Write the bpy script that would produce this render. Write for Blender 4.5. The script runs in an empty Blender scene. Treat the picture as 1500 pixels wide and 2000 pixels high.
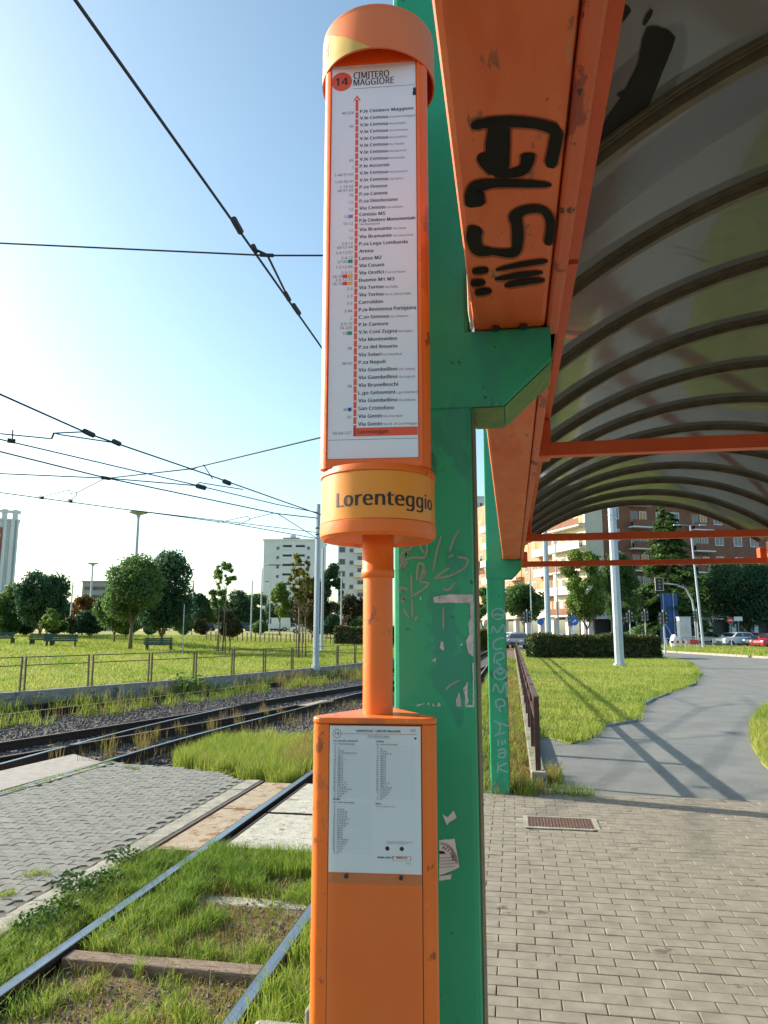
import bpy, bmesh, math, random
import numpy as np
from mathutils import Vector, Matrix
random.seed(7); RNG = np.random.default_rng(11)
SC = bpy.context.scene; COL = SC.collection
# ---------------------------------------------------------------- camera
F = 1420.0; HOR = 1232.0; VPX = 1000.0; EYE = 1.7
PIT = math.atan((HOR-1000)/F); TH = math.atan((VPX-750)*math.cos(PIT)/F)
HD = Vector((-math.sin(TH), math.cos(TH), 0)); CR = Vector((math.cos(TH), math.sin(TH), 0))
FW = HD*math.cos(PIT)+Vector((0, 0, math.sin(PIT))); UP = CR.cross(FW); EYEP = Vector((0, 0, EYE))
cam = bpy.data.cameras.new('camera'); camo = bpy.data.objects.new('camera', cam); COL.objects.link(camo)
cam.sensor_width = 36; cam.lens = 36*F/2000; cam.clip_start = .02; cam.clip_end = 3000
m = Matrix((CR, UP, -FW)).transposed().to_4x4(); m.translation = EYEP; camo.matrix_world = m
SC.camera = camo
# ---------------------------------------------------------------- light
SUN_EL = math.radians(24.5); SX, SY = -.971, .238          # unit vector (horizontal) towards the sun
sdir = Vector((SX*math.cos(SUN_EL), SY*math.cos(SUN_EL), math.sin(SUN_EL)))
W = bpy.data.worlds.new('World'); SC.world = W; W.use_nodes = True
nt = W.node_tree; bg = nt.nodes['Background']; sk = nt.nodes.new('ShaderNodeTexSky'); sk.sky_type = 'NISHITA'
sk.sun_disc = False; sk.sun_elevation = SUN_EL; sk.sun_rotation = math.atan2(SX, SY)
sk.air_density = 1.0; sk.dust_density = 1.6; sk.ozone_density = 1.6; sk.altitude = 100
tn = nt.nodes.new('ShaderNodeMix'); tn.data_type = 'RGBA'; tn.blend_type = 'MULTIPLY'; tn.inputs[0].default_value = 1
tn.inputs[7].default_value = (1.0, 1.1, 1.0, 1)          # the photograph's sky leans to cyan
nt.links.new(sk.outputs[0], tn.inputs[6]); nt.links.new(tn.outputs[2], bg.inputs[0]); bg.inputs[1].default_value = .13
sl = bpy.data.lights.new('sun', 'SUN'); sl.energy = 4.3; sl.angle = math.radians(.55); sl.color = (1, .93, .8)
so = bpy.data.objects.new('sun', sl); COL.objects.link(so); so.rotation_euler = sdir.to_track_quat('Z', 'Y').to_euler()
SC.view_settings.view_transform = 'Standard'; SC.view_settings.look = 'None'; SC.view_settings.gamma = 1
SC.view_settings.exposure = .98
SC.render.engine = 'CYCLES'; SC.cycles.max_bounces = 8; SC.cycles.transparent_max_bounces = 24
# ---------------------------------------------------------------- helpers
def ray(px, py): return FW + CR*((px-750)/F) + UP*((1000-py)/F)
def G(px, py, z=0.0):                    # the ground point at height z seen at photo pixel
    d = ray(px, py); return EYEP + d*((z-EYE)/d.z)
def at(px, py, D):                       # point at heading distance D
    d = ray(px, py); return EYEP + d*(D/d.dot(HD))
def atY(px, py, Y): d = ray(px, py); return EYEP + d*(Y/d.y)
def atX(px, py, X): d = ray(px, py); return EYEP + d*(X/d.x)
def onpl(px, py, P, n):
    d = ray(px, py); return EYEP + d*((P-EYEP).dot(n)/d.dot(n))
def c8(r, g, b):
    f = lambda v: (v/255/12.92) if v/255 <= .04045 else ((v/255+.055)/1.055)**2.4
    return (f(r), f(g), f(b), 1)
def tag(o, label=None, cat=None, group=None, kind=None):
    if label: o['label'] = label
    if cat: o['category'] = cat
    if group: o['group'] = group
    if kind: o['kind'] = kind
    return o
def thing(name, label, cat, loc=(0, 0, 0), rz=0, group=None):
    o = bpy.data.objects.new(name, None); COL.objects.link(o); o.empty_display_size = .1
    o.location = loc; o.rotation_euler = (0, 0, rz); return tag(o, label, cat, group)
class MB:
    def __init__(s): s.v = []; s.f = []
    def add(s, vs, fs):
        k = len(s.v); s.v += [tuple(p) for p in vs]; s.f += [tuple(i+k for i in f) for f in fs]; return s
    def box(s, x0, x1, y0, y1, z0, z1, rz=0, o=(0, 0, 0)):
        vs = [(x, y, z) for z in (z0, z1) for x, y in ((x0, y0), (x1, y0), (x1, y1), (x0, y1))]
        c, n = math.cos(rz), math.sin(rz)
        vs = [(o[0]+x*c-y*n, o[1]+x*n+y*c, o[2]+z) for x, y, z in vs]
        return s.add(vs, [(3, 2, 1, 0), (4, 5, 6, 7), (0, 1, 5, 4), (1, 2, 6, 5), (2, 3, 7, 6), (3, 0, 4, 7)])
    def tube(s, pts, r, n=8, r1=None, cap=True):
        pts = [Vector(p) for p in pts]; L = len(pts); rings = []
        for i, p in enumerate(pts):
            t = (pts[min(i+1, L-1)]-pts[max(i-1, 0)]).normalized()
            a = t.cross(Vector((0, 0, 1)) if abs(t.z) < .9 else Vector((1, 0, 0))).normalized(); b = t.cross(a)
            rr = r if r1 is None else r+(r1-r)*i/(L-1)
            rings.append([p+(a*math.cos(q)+b*math.sin(q))*rr for q in [2*math.pi*j/n for j in range(n)]])
        fs = [(i*n+j, i*n+(j+1) % n, (i+1)*n+(j+1) % n, (i+1)*n+j) for i in range(L-1) for j in range(n)]
        if cap: fs += [tuple(range(n))[::-1], tuple((L-1)*n+j for j in range(n))]
        return s.add([p for q in rings for p in q], fs)
    def prism(s, poly, z0, z1):          # polygon (x,y) extruded in z
        n = len(poly)
        return s.add([(x, y, z0) for x, y in poly]+[(x, y, z1) for x, y in poly],
                     [tuple(range(n))[::-1], tuple(range(n, 2*n))]+[(i, (i+1) % n, n+(i+1) % n, n+i) for i in range(n)])
    def sweep(s, prof, path, close=False):   # profile (lateral,z) along a list of ground points
        P = [Vector(p) for p in path]; n = len(prof)
        for i, p in enumerate(P):
            t = (P[min(i+1, len(P)-1)]-P[max(i-1, 0)]); t.z = 0; t.normalize(); a = Vector((t.y, -t.x, 0))
            s.v += [tuple(p+a*u+Vector((0, 0, w))) for u, w in prof]
        k = len(s.v)-n*len(P)
        s.f += [(k+i*n+j, k+i*n+(j+1) % n, k+(i+1)*n+(j+1) % n, k+(i+1)*n+j) for i in range(len(P)-1) for j in range(n)]
        s.f += [tuple(k+j for j in range(n))[::-1], tuple(k+(len(P)-1)*n+j for j in range(n))]
        return s
    def lathe(s, prof, n=40, o=(0, 0), a0=0, a1=2*math.pi):
        full = abs(a1-a0-2*math.pi) < 1e-6; m_ = n if full else n+1; L = len(prof)
        vs = [(o[0]+r*math.cos(a0+(a1-a0)*j/n), o[1]+r*math.sin(a0+(a1-a0)*j/n), z) for r, z in prof for j in range(m_)]
        fs = [(i*m_+j, i*m_+(j+1) % m_, (i+1)*m_+(j+1) % m_, (i+1)*m_+j) for i in range(L-1) for j in range(n)]
        return s.add(vs, fs)
    def mesh(s, name, mt, smooth=False):
        me = bpy.data.meshes.new(name); me.from_pydata(s.v, [], s.f)
        if mt: me.materials.append(mt)
        if smooth: me.polygons.foreach_set('use_smooth', [True]*len(me.polygons))
        me.update(); return me
    def build(s, name, mt, parent=None, smooth=False, bev=0, fix=False, **kw):
        me = s.mesh(name, mt, smooth)
        if fix:
            b = bmesh.new(); b.from_mesh(me); bmesh.ops.recalc_face_normals(b, faces=b.faces); b.to_mesh(me); b.free()
        return link(name, me, parent, bev, smooth, **kw)
def link(name, me, parent=None, bev=0, smooth=False, **kw):
    o = bpy.data.objects.new(name, me); COL.objects.link(o)
    if parent: o.parent = parent
    if bev:
        b = o.modifiers.new('bevel', 'BEVEL'); b.width = bev; b.segments = 2; b.limit_method = 'ANGLE'; b.angle_limit = .6
    return tag(o, **kw)
def copy_tree(o, parent=None):
    c = o.copy(); COL.objects.link(c)
    if parent: c.parent = parent
    for ch in list(o.children): copy_tree(ch, c)
    return c
def smooth_angle(o, a=.6): smooth_mesh(o.data, a)
def smooth_mesh(me, a=.6):
    b = bmesh.new(); b.from_mesh(me)
    for e in b.edges:
        if len(e.link_faces) == 2: e.smooth = e.calc_face_angle(0) < a
    for f in b.faces: f.smooth = True
    b.to_mesh(me); b.free()
# ---------------------------------------------------------------- materials
def mat(name, c1, c2=None, rough=.6, scale=8, detail=4, metal=0, bump=0, bscale=None, c3=None, lo=.35, hi=.65, spots=None, stretch=None, spec=.5, coat=0, alpha=1, world=False):
    """two-tone noise paint/stone; spots=(colour,threshold,scale) adds chips or stains"""
    M = bpy.data.materials.new(name); M.use_nodes = True; N = M.node_tree; b = N.nodes['Principled BSDF']
    b.inputs['Roughness'].default_value = rough; b.inputs['Metallic'].default_value = metal; b.inputs['Specular IOR Level'].default_value = spec
    b.inputs['Coat Weight'].default_value = coat; b.inputs['Alpha'].default_value = alpha
    tc = N.nodes.new('ShaderNodeTexCoord'); mp = N.nodes.new('ShaderNodeMapping'); N.links.new(tc.outputs['Object'], mp.inputs[0])
    if world: N.links.new(N.nodes.new('ShaderNodeNewGeometry').outputs['Position'], mp.inputs[0])
    if stretch: mp.inputs['Scale'].default_value = stretch
    def noise(sc, de, rg=.6):
        t = N.nodes.new('ShaderNodeTexNoise'); t.inputs['Scale'].default_value = sc; t.inputs['Detail'].default_value = de; t.inputs['Roughness'].default_value = rg
        N.links.new(mp.outputs[0], t.inputs['Vector']); return t
    out = None
    if c2:
        t = noise(scale, detail); r = N.nodes.new('ShaderNodeValToRGB'); e = r.color_ramp.elements
        e[0].position = lo; e[0].color = c1; e[1].position = hi; e[1].color = c2
        if c3: k = e.new((lo+hi)/2); k.color = c3
        N.links.new(t.outputs[0], r.inputs[0]); out = r.outputs[0]
    if spots:
        for sc_, th, sz in ([spots] if not isinstance(spots, list) else spots):
            t = noise(sz, 6, .65); r = N.nodes.new('ShaderNodeValToRGB'); e = r.color_ramp.elements
            e[0].position = th; e[0].color = (0, 0, 0, 1); e[1].position = th+.025; e[1].color = (1, 1, 1, 1)
            N.links.new(t.outputs[0], r.inputs[0])
            mx = N.nodes.new('ShaderNodeMix'); mx.data_type = 'RGBA'; N.links.new(r.outputs[0], mx.inputs[0])
            if out: N.links.new(out, mx.inputs[6])
            else: mx.inputs[6].default_value = c1
            mx.inputs[7].default_value = sc_; out = mx.outputs[2]
    if out: N.links.new(out, b.inputs['Base Color'])
    else: b.inputs['Base Color'].default_value = c1
    if bump:
        t = noise(bscale or scale*3, 5); k = N.nodes.new('ShaderNodeBump'); k.inputs['Strength'].default_value = bump; k.inputs['Distance'].default_value = .02
        N.links.new(t.outputs[0], k.inputs['Height']); N.links.new(k.outputs[0], b.inputs['Normal'])
    return M
def leafmat(name, cols, trans=.35, rough=.6):
    """foliage: colour picked by the per-leaf attribute rnd"""
    M = bpy.data.materials.new(name); M.use_nodes = True; N = M.node_tree; b = N.nodes['Principled BSDF']
    a = N.nodes.new('ShaderNodeAttribute'); a.attribute_name = 'rnd'; r = N.nodes.new('ShaderNodeValToRGB'); e = r.color_ramp.elements
    e[0].color = cols[0]; e[1].color = cols[-1]
    for i, c in enumerate(cols[1:-1]): e.new((i+1)/(len(cols)-1)).color = c
    N.links.new(a.outputs['Fac'], r.inputs[0]); N.links.new(r.outputs[0], b.inputs['Base Color'])
    b.inputs['Roughness'].default_value = rough; b.inputs['Specular IOR Level'].default_value = .3
    t = N.nodes.new('ShaderNodeBsdfTranslucent'); mx = N.nodes.new('ShaderNodeMixShader'); mx.inputs[0].default_value = trans
    N.links.new(r.outputs[0], t.inputs[0]); N.links.new(b.outputs[0], mx.inputs[1]); N.links.new(t.outputs[0], mx.inputs[2])
    N.links.new(mx.outputs[0], N.nodes['Material Output'].inputs[0]); return M
L_ = lambda r, g, b: (r, g, b, 1)
RUST = L_(.09, .035, .015)
M = {}
M['orange'] = mat('orange_paint', L_(.8, .155, .014), L_(.86, .185, .02), .42, 5, spots=[(L_(.62, .14, .03), .56, 5), (L_(.88, .36, .14), .685, 70), (L_(.36, .085, .025), .655, 13), (RUST, .69, 28)], stretch=(1, 1, .7), bump=.05, bscale=60)
M['orange_dark'] = mat('orange_box_panel', L_(.86, .17, .018), L_(.9, .2, .024), .4, 4)
M['orange_cap'] = mat('faded_orange_cap', L_(.6, .165, .055), L_(.7, .18, .045), .6, 6, spots=(L_(.5, .2, .1), .7, 16))
M['yellow'] = mat('yellow_band', L_(.8, .31, .02), L_(.84, .28, .018), .35, 4, spots=(L_(.55, .2, .03), .68, 14))
M['yellow_old'] = mat('old_yellow_film', L_(.52, .35, .07), L_(.6, .42, .1), .55, 20, spots=(L_(.4, .25, .05), .66, 25))
M['paper'] = mat('poster_paper', L_(.7, .81, .9), L_(.74, .84, .92), .35, 3)
M['paper2'] = mat('timetable_paper', L_(.74, .83, .88), L_(.8, .87, .9), .3, 3)
M['ink'] = mat('dark_blue_ink', L_(.012, .014, .04), rough=.5)
M['grey_ink'] = mat('grey_ink', L_(.045, .055, .085), rough=.5)
M['line_ink'] = mat('pale_rule_ink', L_(.3, .36, .4), rough=.5)
M['red_ink'] = mat('route_red_ink', L_(.74, .1, .04), rough=.45)
M['black_ink'] = mat('black_lettering', L_(.025, .018, .012), rough=.5)
for k, c in dict(m1=(.75, .03, .05), m2=(.02, .3, .14), m3=(.8, .42, .05), m5=(.22, .2, .6), s=(.01, .09, .4)).items(): M[k] = mat('metro_badge_'+k, L_(*c), rough=.5)
GR = L_(.012, .31, .15); GR2 = L_(.02, .37, .185)
M['green'] = mat('green_paint', GR, GR2, .4, 3.5, bump=.06, bscale=45, spots=[(L_(.02, .28, .17), .6, 2.6), (L_(.03, .17, .085), .635, 6), (L_(.014, .06, .03), .665, 17), (L_(.012, .03, .018), .7, 34), (L_(.25, .29, .24), .74, 40)], stretch=(1, 1, .75))
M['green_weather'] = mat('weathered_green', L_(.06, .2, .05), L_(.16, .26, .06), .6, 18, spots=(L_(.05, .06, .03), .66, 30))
M['grime'] = mat('brown_grime_steel', L_(.13, .1, .055), L_(.2, .16, .09), .7, 20)
M['beam'] = mat('orange_beam', L_(.62, .095, .012), L_(.7, .17, .055), .5, 2.6, stretch=(3, .9, 1), spots=[(L_(.48, .2, .1), .6, 4), (L_(.3, .09, .04), .64, 9), (L_(.05, .025, .015), .71, 22)], bump=.05, bscale=50)
M['beam_lip'] = mat('chipped_orange_lip', L_(.56, .13, .055), L_(.6, .1, .028), .5, 8, spots=[(L_(.3, .05, .025), .58, 7), (L_(.06, .016, .012), .62, 15)], stretch=(1, .5, 1))
M['tie'] = mat('red_orange_bar', L_(.6, .075, .012), L_(.66, .1, .018), .45, 6, spots=(L_(.1, .03, .02), .7, 14))
M['rib'] = mat('dark_bronze_rib', L_(.075, .06, .036), L_(.12, .1, .06), .5, 14, stretch=(1, 1, 1), spec=.6)
M['rust_lip'] = mat('rusty_rib_edge', L_(.16, .11, .07), L_(.08, .03, .02), .7, 40)
M['spray'] = mat('black_spray_paint', L_(.006, .006, .004), L_(.014, .013, .008), .75, 9, spec=.2)
M['chalk'] = mat('pale_marker', L_(.3, .5, .52), L_(.36, .55, .56), .7, 30, alpha=.72)
M['overspray'] = mat('black_overspray', L_(.012, .012, .008), rough=.8, alpha=.33)
M['scratch'] = mat('scratched_bare_paint', L_(.3, .34, .27), L_(.22, .32, .25), .8, 30)
M['torn'] = mat('torn_paper', L_(.62, .62, .64), L_(.42, .42, .42), .8, 35, spots=(L_(.3, .25, .22), .62, 60))
M['sticker'] = mat('sticker_white', L_(.7, .68, .68), L_(.62, .6, .58), .5, 20)
M['brick'] = mat('concrete_paver', L_(.235, .2, .155), L_(.335, .29, .225), .9, 7, detail=9, bump=.5, bscale=220, spots=[(L_(.38, .33, .26), .62, 130), (L_(.14, .115, .09), .635, 3.2), (L_(.1, .085, .07), .7, 26)], world=True)
M['joint'] = mat('paving_joint_sand', L_(.1, .085, .06), L_(.16, .13, .1), .95, 60)
M['block'] = mat('grey_zigzag_paver', L_(.165, .16, .14), L_(.25, .24, .205), .92, 6, detail=9, bump=.12, bscale=200, spots=[(L_(.3, .285, .25), .66, 120), (L_(.12, .11, .095), .66, 3)], world=True)
M['kerb'] = mat('pale_kerb_stone', L_(.42, .38, .31), L_(.26, .23, .18), .85, 7, detail=8, bump=.5, bscale=60, spots=[(L_(.12, .11, .08), .6, 11), (L_(.09, .1, .05), .64, 4)], world=True)
M['slab'] = mat('white_concrete_slab', L_(.58, .54, .46), L_(.42, .39, .32), .9, 9, detail=8, bump=.8, bscale=70, spots=[(L_(.12, .1, .08), .6, 24), (L_(.25, .22, .18), .62, 5)], world=True)
M['slab_brown'] = mat('rusty_concrete_slab', L_(.34, .25, .16), L_(.42, .34, .24), .9, 7, bump=.3, bscale=90, spots=[(L_(.26, .14, .06), .56, 5), (L_(.1, .08, .06), .64, 20)], world=True)
M['apron'] = mat('greyish_pink_slab', L_(.3, .26, .23), L_(.38, .34, .3), .9, 6, bump=.3, bscale=60)
M['timber'] = mat('weathered_sleeper', L_(.2, .125, .085), L_(.38, .29, .215), .95, 9, stretch=(1, 5, 4), bump=.8, bscale=40, spots=[(L_(.07, .045, .03), .6, 9)], world=True)
M['rail_side'] = mat('rusty_rail_side', L_(.022, .013, .009), L_(.05, .027, .016), .85, 20, bump=.3, bscale=80)
M['rail_top'] = mat('worn_rail_head', L_(.22, .25, .29), L_(.32, .35, .39), .33, 25, metal=.85, stretch=(1, .05, 1))
M['rail_rust'] = mat('dull_rail_head', L_(.12, .09, .07), L_(.2, .15, .12), .6, 25, metal=.3)
M['ballast'] = mat('ballast_stone', L_(.1, .09, .085), L_(.2, .17, .15), .9, 9, bump=.3, bscale=60)
M['bed'] = mat('track_bed', L_(.06, .05, .042), L_(.15, .12, .1), .95, 14, bump=.8, bscale=30)
M['dirt'] = mat('dry_earth', L_(.12, .075, .045), L_(.22, .15, .085), .95, 9, bump=.6, bscale=40, spots=(L_(.25, .2, .15), .63, 16))
M['asphalt'] = mat('worn_asphalt', L_(.165, .165, .155), L_(.225, .22, .2), .85, 1.3, bump=.4, bscale=160, spots=[(L_(.21, .2, .19), .6, 7), (L_(.13, .13, .12), .64, 3), (L_(.3, .3, .28), .63, 140), (L_(.09, .09, .085), .66, 90)])
M['lawn'] = mat('lawn_soil', L_(.2, .22, .035), L_(.36, .33, .08), .95, .8, c3=L_(.27, .27, .05), bump=.5, bscale=20, spots=(L_(.2, .17, .04), .62, .6))
M['wall'] = mat('stained_concrete', L_(.2, .2, .19), L_(.3, .29, .27), .9, 4, stretch=(1, 1, 3), bump=.3, bscale=40, spots=[(L_(.1, .1, .095), .58, 2.5)])
M['lowwall'] = mat('old_wall_concrete', L_(.33, .29, .22), L_(.2, .18, .13), .9, 6, bump=.4, bscale=50, spots=(L_(.1, .09, .06), .62, 12))
M['fence'] = mat('rusty_fence_steel', L_(.12, .08, .05), L_(.2, .13, .08), .7, 15, spots=(L_(.06, .03, .02), .62, 20))
M['railing'] = mat('maroon_railing', L_(.055, .02, .017), L_(.1, .04, .035), .5, 10)
M['steel'] = mat('galvanised_pole', L_(.34, .4, .47), L_(.42, .48, .55), .5, 3, metal=.25, stretch=(1, 1, .3))
M['wire'] = mat('dark_wire', L_(.02, .022, .03), rough=.6)
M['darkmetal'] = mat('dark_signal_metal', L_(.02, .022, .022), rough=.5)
M['iron'] = mat('cast_iron_grate', L_(.16, .085, .06), L_(.24, .14, .1), .7, 30)
M['bark'] = mat('bark', L_(.12, .085, .055), L_(.2, .15, .1), .9, 8, stretch=(3, 3, .6), bump=.5)
M['bench'] = mat('bench_green', L_(.01, .05, .045), L_(.015, .065, .055), .5, 8)
M['white'] = mat('white_render', L_(.62, .64, .68), L_(.68, .7, .72), .8, .4)
M['white2'] = mat('balcony_white', L_(.74, .74, .72), rough=.7)
M['redwall'] = mat('red_tower_panel', L_(.42, .12, .07), rough=.7)
M['brownbrick'] = mat('brown_brick_facade', L_(.2, .085, .05), L_(.26, .115, .07), .85, 1.5)
M['peach'] = mat('peach_render', L_(.42, .215, .125), L_(.48, .26, .155), .85, .7)
M['cream'] = mat('cream_render', L_(.6, .54, .42), L_(.66, .6, .48), .8, .6)
M['shutter'] = mat('faded_shutter', L_(.42, .15, .1), L_(.5, .2, .13), .6, 2)
M['shutter2'] = mat('ochre_shutter', L_(.55, .3, .1), rough=.6)
M['glass'] = mat('window_glass', L_(.025, .03, .035), rough=.08, spec=.8)
M['awning'] = mat('red_awning', L_(.55, .06, .04), rough=.7)
M['slate'] = mat('grey_roof', L_(.25, .26, .28), rough=.7)
M['blue'] = mat('blue_hoarding', L_(.02, .07, .24), L_(.03, .1, .3), .6, 3)
M['sign_blue'] = mat('sign_blue', L_(.01, .12, .55), rough=.4)
M['sign_red'] = mat('sign_red', L_(.6, .02, .03), rough=.4)
M['sign_white'] = mat('sign_white', L_(.75, .75, .75), rough=.4)
M['cabinet'] = mat('white_cabinet', L_(.6, .62, .68), L_(.5, .52, .6), .5, 3)
M['tyre'] = mat('tyre_rubber', L_(.015, .015, .016), rough=.8)
M['rim'] = mat('wheel_rim', L_(.4, .41, .43), rough=.3, metal=.8)
M['lens'] = mat('headlight_lens', L_(.6, .62, .65), rough=.1, spec=.8)
for k, c in dict(white=(.72, .73, .74), navy=(.02, .04, .075), red=(.5, .012, .03), grey=(.25, .26, .28), black=(.015, .016, .018), silver=(.45, .47, .5)).items():
    M['car_'+k] = mat('car_paint_'+k, L_(*c), rough=.28, coat=.8, metal=.3 if k in ('grey', 'silver') else 0)
GL = [L_(.07, .135, .02), L_(.16, .24, .032), L_(.27, .35, .048), L_(.37, .4, .07), L_(.47, .41, .14)]
M['grass'] = leafmat('grass_blades', GL, .4)
M['grass_near'] = leafmat('track_grass_blades', [L_(.06, .13, .02), L_(.12, .22, .03), L_(.21, .32, .04), L_(.34, .4, .06), L_(.5, .43, .14)], .4)
M['grass_dry'] = leafmat('dry_grass', [L_(.16, .16, .03), L_(.28, .22, .06), L_(.36, .27, .09), L_(.2, .12, .04)], .3)
M['weed'] = leafmat('weed_leaves', [L_(.02, .06, .012), L_(.04, .1, .02), L_(.07, .14, .025)], .3)
M['lf_dark'] = leafmat('dark_leaves', [L_(.02, .06, .028), L_(.04, .1, .045), L_(.085, .16, .07)], .4)
M['lf_mid'] = leafmat('mid_leaves', [L_(.045, .1, .028), L_(.09, .17, .045), L_(.16, .25, .07)], .45)
M['lf_light'] = leafmat('light_leaves', [L_(.07, .14, .02), L_(.13, .22, .035), L_(.2, .28, .06)], .45)
M['lf_yellow'] = leafmat('yellowing_leaves', [L_(.08, .1, .012), L_(.16, .15, .02), L_(.2, .16, .03)], .4)
M['lf_rust'] = leafmat('autumn_leaves', [L_(.12, .05, .012), L_(.22, .09, .018), L_(.1, .09, .02)], .3)
M['lf_brown'] = leafmat('brownish_leaves', [L_(.03, .03, .012), L_(.06, .055, .02), L_(.09, .07, .025)], .3)
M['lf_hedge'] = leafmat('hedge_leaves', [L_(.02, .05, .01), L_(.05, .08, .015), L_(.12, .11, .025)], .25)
def panelmat():                          # smoked polycarbonate: tinted see-through, dull scatter, glossy reflection
    P = bpy.data.materials.new('smoked_polycarbonate'); P.use_nodes = True; N = P.node_tree; N.nodes.remove(N.nodes['Principled BSDF'])
    tr = N.nodes.new('ShaderNodeBsdfTransparent'); tr.inputs[0].default_value = (.2, .21, .205, 1)
    tl = N.nodes.new('ShaderNodeBsdfTranslucent'); tl.inputs[0].default_value = (.3, .31, .3, 1)
    df = N.nodes.new('ShaderNodeBsdfDiffuse'); df.inputs[0].default_value = (.22, .23, .215, 1)
    a = N.nodes.new('ShaderNodeMixShader'); a.inputs[0].default_value = .5; N.links.new(tr.outputs[0], a.inputs[1]); N.links.new(tl.outputs[0], a.inputs[2])
    b = N.nodes.new('ShaderNodeMixShader'); N.links.new(a.outputs[0], b.inputs[1]); N.links.new(df.outputs[0], b.inputs[2])
    tc = N.nodes.new('ShaderNodeTexCoord'); mp = N.nodes.new('ShaderNodeMapping'); mp.inputs['Scale'].default_value = (1, .7, 1); N.links.new(tc.outputs['Object'], mp.inputs[0])
    no = N.nodes.new('ShaderNodeTexNoise'); no.inputs['Scale'].default_value = 2.5; no.inputs['Detail'].default_value = 5; N.links.new(mp.outputs[0], no.inputs['Vector'])
    rp = N.nodes.new('ShaderNodeMapRange'); rp.inputs[1].default_value = .4; rp.inputs[2].default_value = .7; rp.inputs[3].default_value = .42; rp.inputs[4].default_value = .62
    N.links.new(no.outputs[0], rp.inputs[0]); N.links.new(rp.outputs[0], b.inputs[0])
    gl = N.nodes.new('ShaderNodeBsdfGlossy'); gl.inputs['Roughness'].default_value = .05; gl.inputs[0].default_value = (.62, .64, .64, 1)
    fr = N.nodes.new('ShaderNodeFresnel'); fr.inputs[0].default_value = 1.42
    bp = N.nodes.new('ShaderNodeBump'); bp.inputs['Strength'].default_value = .02; bp.inputs['Distance'].default_value = .02; N.links.new(no.outputs[0], bp.inputs['Height']); N.links.new(bp.outputs[0], gl.inputs['Normal'])
    c = N.nodes.new('ShaderNodeMixShader'); N.links.new(fr.outputs[0], c.inputs[0]); N.links.new(b.outputs[0], c.inputs[1]); N.links.new(gl.outputs[0], c.inputs[2])
    N.links.new(c.outputs[0], N.nodes['Material Output'].inputs[0]); return P
M['panel'] = panelmat()
def plexi():
    P = bpy.data.materials.new('plexi_sheet'); P.use_nodes = True; N = P.node_tree; N.nodes.remove(N.nodes['Principled BSDF'])
    tr = N.nodes.new('ShaderNodeBsdfTransparent'); tr.inputs[0].default_value = (1, 1, 1, 1)
    gl = N.nodes.new('ShaderNodeBsdfGlossy'); gl.inputs['Roughness'].default_value = .06
    fr = N.nodes.new('ShaderNodeFresnel'); fr.inputs[0].default_value = 1.2
    c = N.nodes.new('ShaderNodeMixShader'); N.links.new(fr.outputs[0], c.inputs[0]); N.links.new(tr.outputs[0], c.inputs[1]); N.links.new(gl.outputs[0], c.inputs[2])
    N.links.new(c.outputs[0], N.nodes['Material Output'].inputs[0]); return P
M['plexi'] = plexi()
# ---------------------------------------------------------------- text (flat print)
_T = {}
try: FONT = bpy.data.fonts.load(bpy.utils.resource_path('LOCAL')+'/datafiles/fonts/NotoSansMath-Regular.woff2')   # a plain sans that ships with Blender
except Exception: FONT = None
def prep_text(items):
    new = [k for k in set(items) if k not in _T]; obs = []
    for s, bold in new:
        cu = bpy.data.curves.new('txt', 'FONT'); cu.body = s; cu.size = 1; cu.font = FONT or cu.font; cu.resolution_u = 2; cu.space_character = 1.0+bold*1.5
        o = bpy.data.objects.new('txt', cu); COL.objects.link(o); obs.append((s, bold, o, cu))
    bpy.context.view_layer.update(); dg = bpy.context.evaluated_depsgraph_get()
    for s, bold, o, cu in obs:
        me = bpy.data.meshes.new_from_object(o.evaluated_get(dg)); vs = [(v.co.x, v.co.y) for v in me.vertices]
        _T[(s, bold)] = (vs, [tuple(p.vertices) for p in me.polygons], min([v[0] for v in vs] or [0]), max([v[0] for v in vs] or [0]))
        bpy.data.meshes.remove(me); bpy.data.objects.remove(o); bpy.data.curves.remove(cu)
def text(mb, s, fn, u, v, size, bold=0, align='l', width=None, xs=1.0):
    """put print on a surface: fn(u,v) gives the 3-D point"""
    if ('H', 0) not in _T: prep_text([('H', 0)])
    if (s, bold) not in _T: prep_text([(s, bold)])
    size *= .72/max(q[1] for q in _T[('H', 0)][0])      # size means an em with capitals .72 high
    vs, fs, a, b = _T[(s, bold)]; w = (b-a)*size*xs
    if width: xs *= width/w; w = width
    o = {'l': 0, 'r': -w, 'c': -w/2}[align]
    for k, e in enumerate((0,) if bold < .011 else (0, -.9, .9) if bold < .016 else (0, -1.1, 1.1)):      # heavier weights: overprint, each a hair in front
        mb.add([(lambda p: (p[0], p[1]-k*4e-5, p[2]))(fn(u+o+(x-a)*size*xs+e*bold*size, v+y*size)) for x, y in vs], fs)
    return w
def rect(mb, fn, u0, u1, v0, v1): mb.add([fn(u0, v0), fn(u1, v0), fn(u1, v1), fn(u0, v1)], [(0, 1, 2, 3)])
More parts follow.
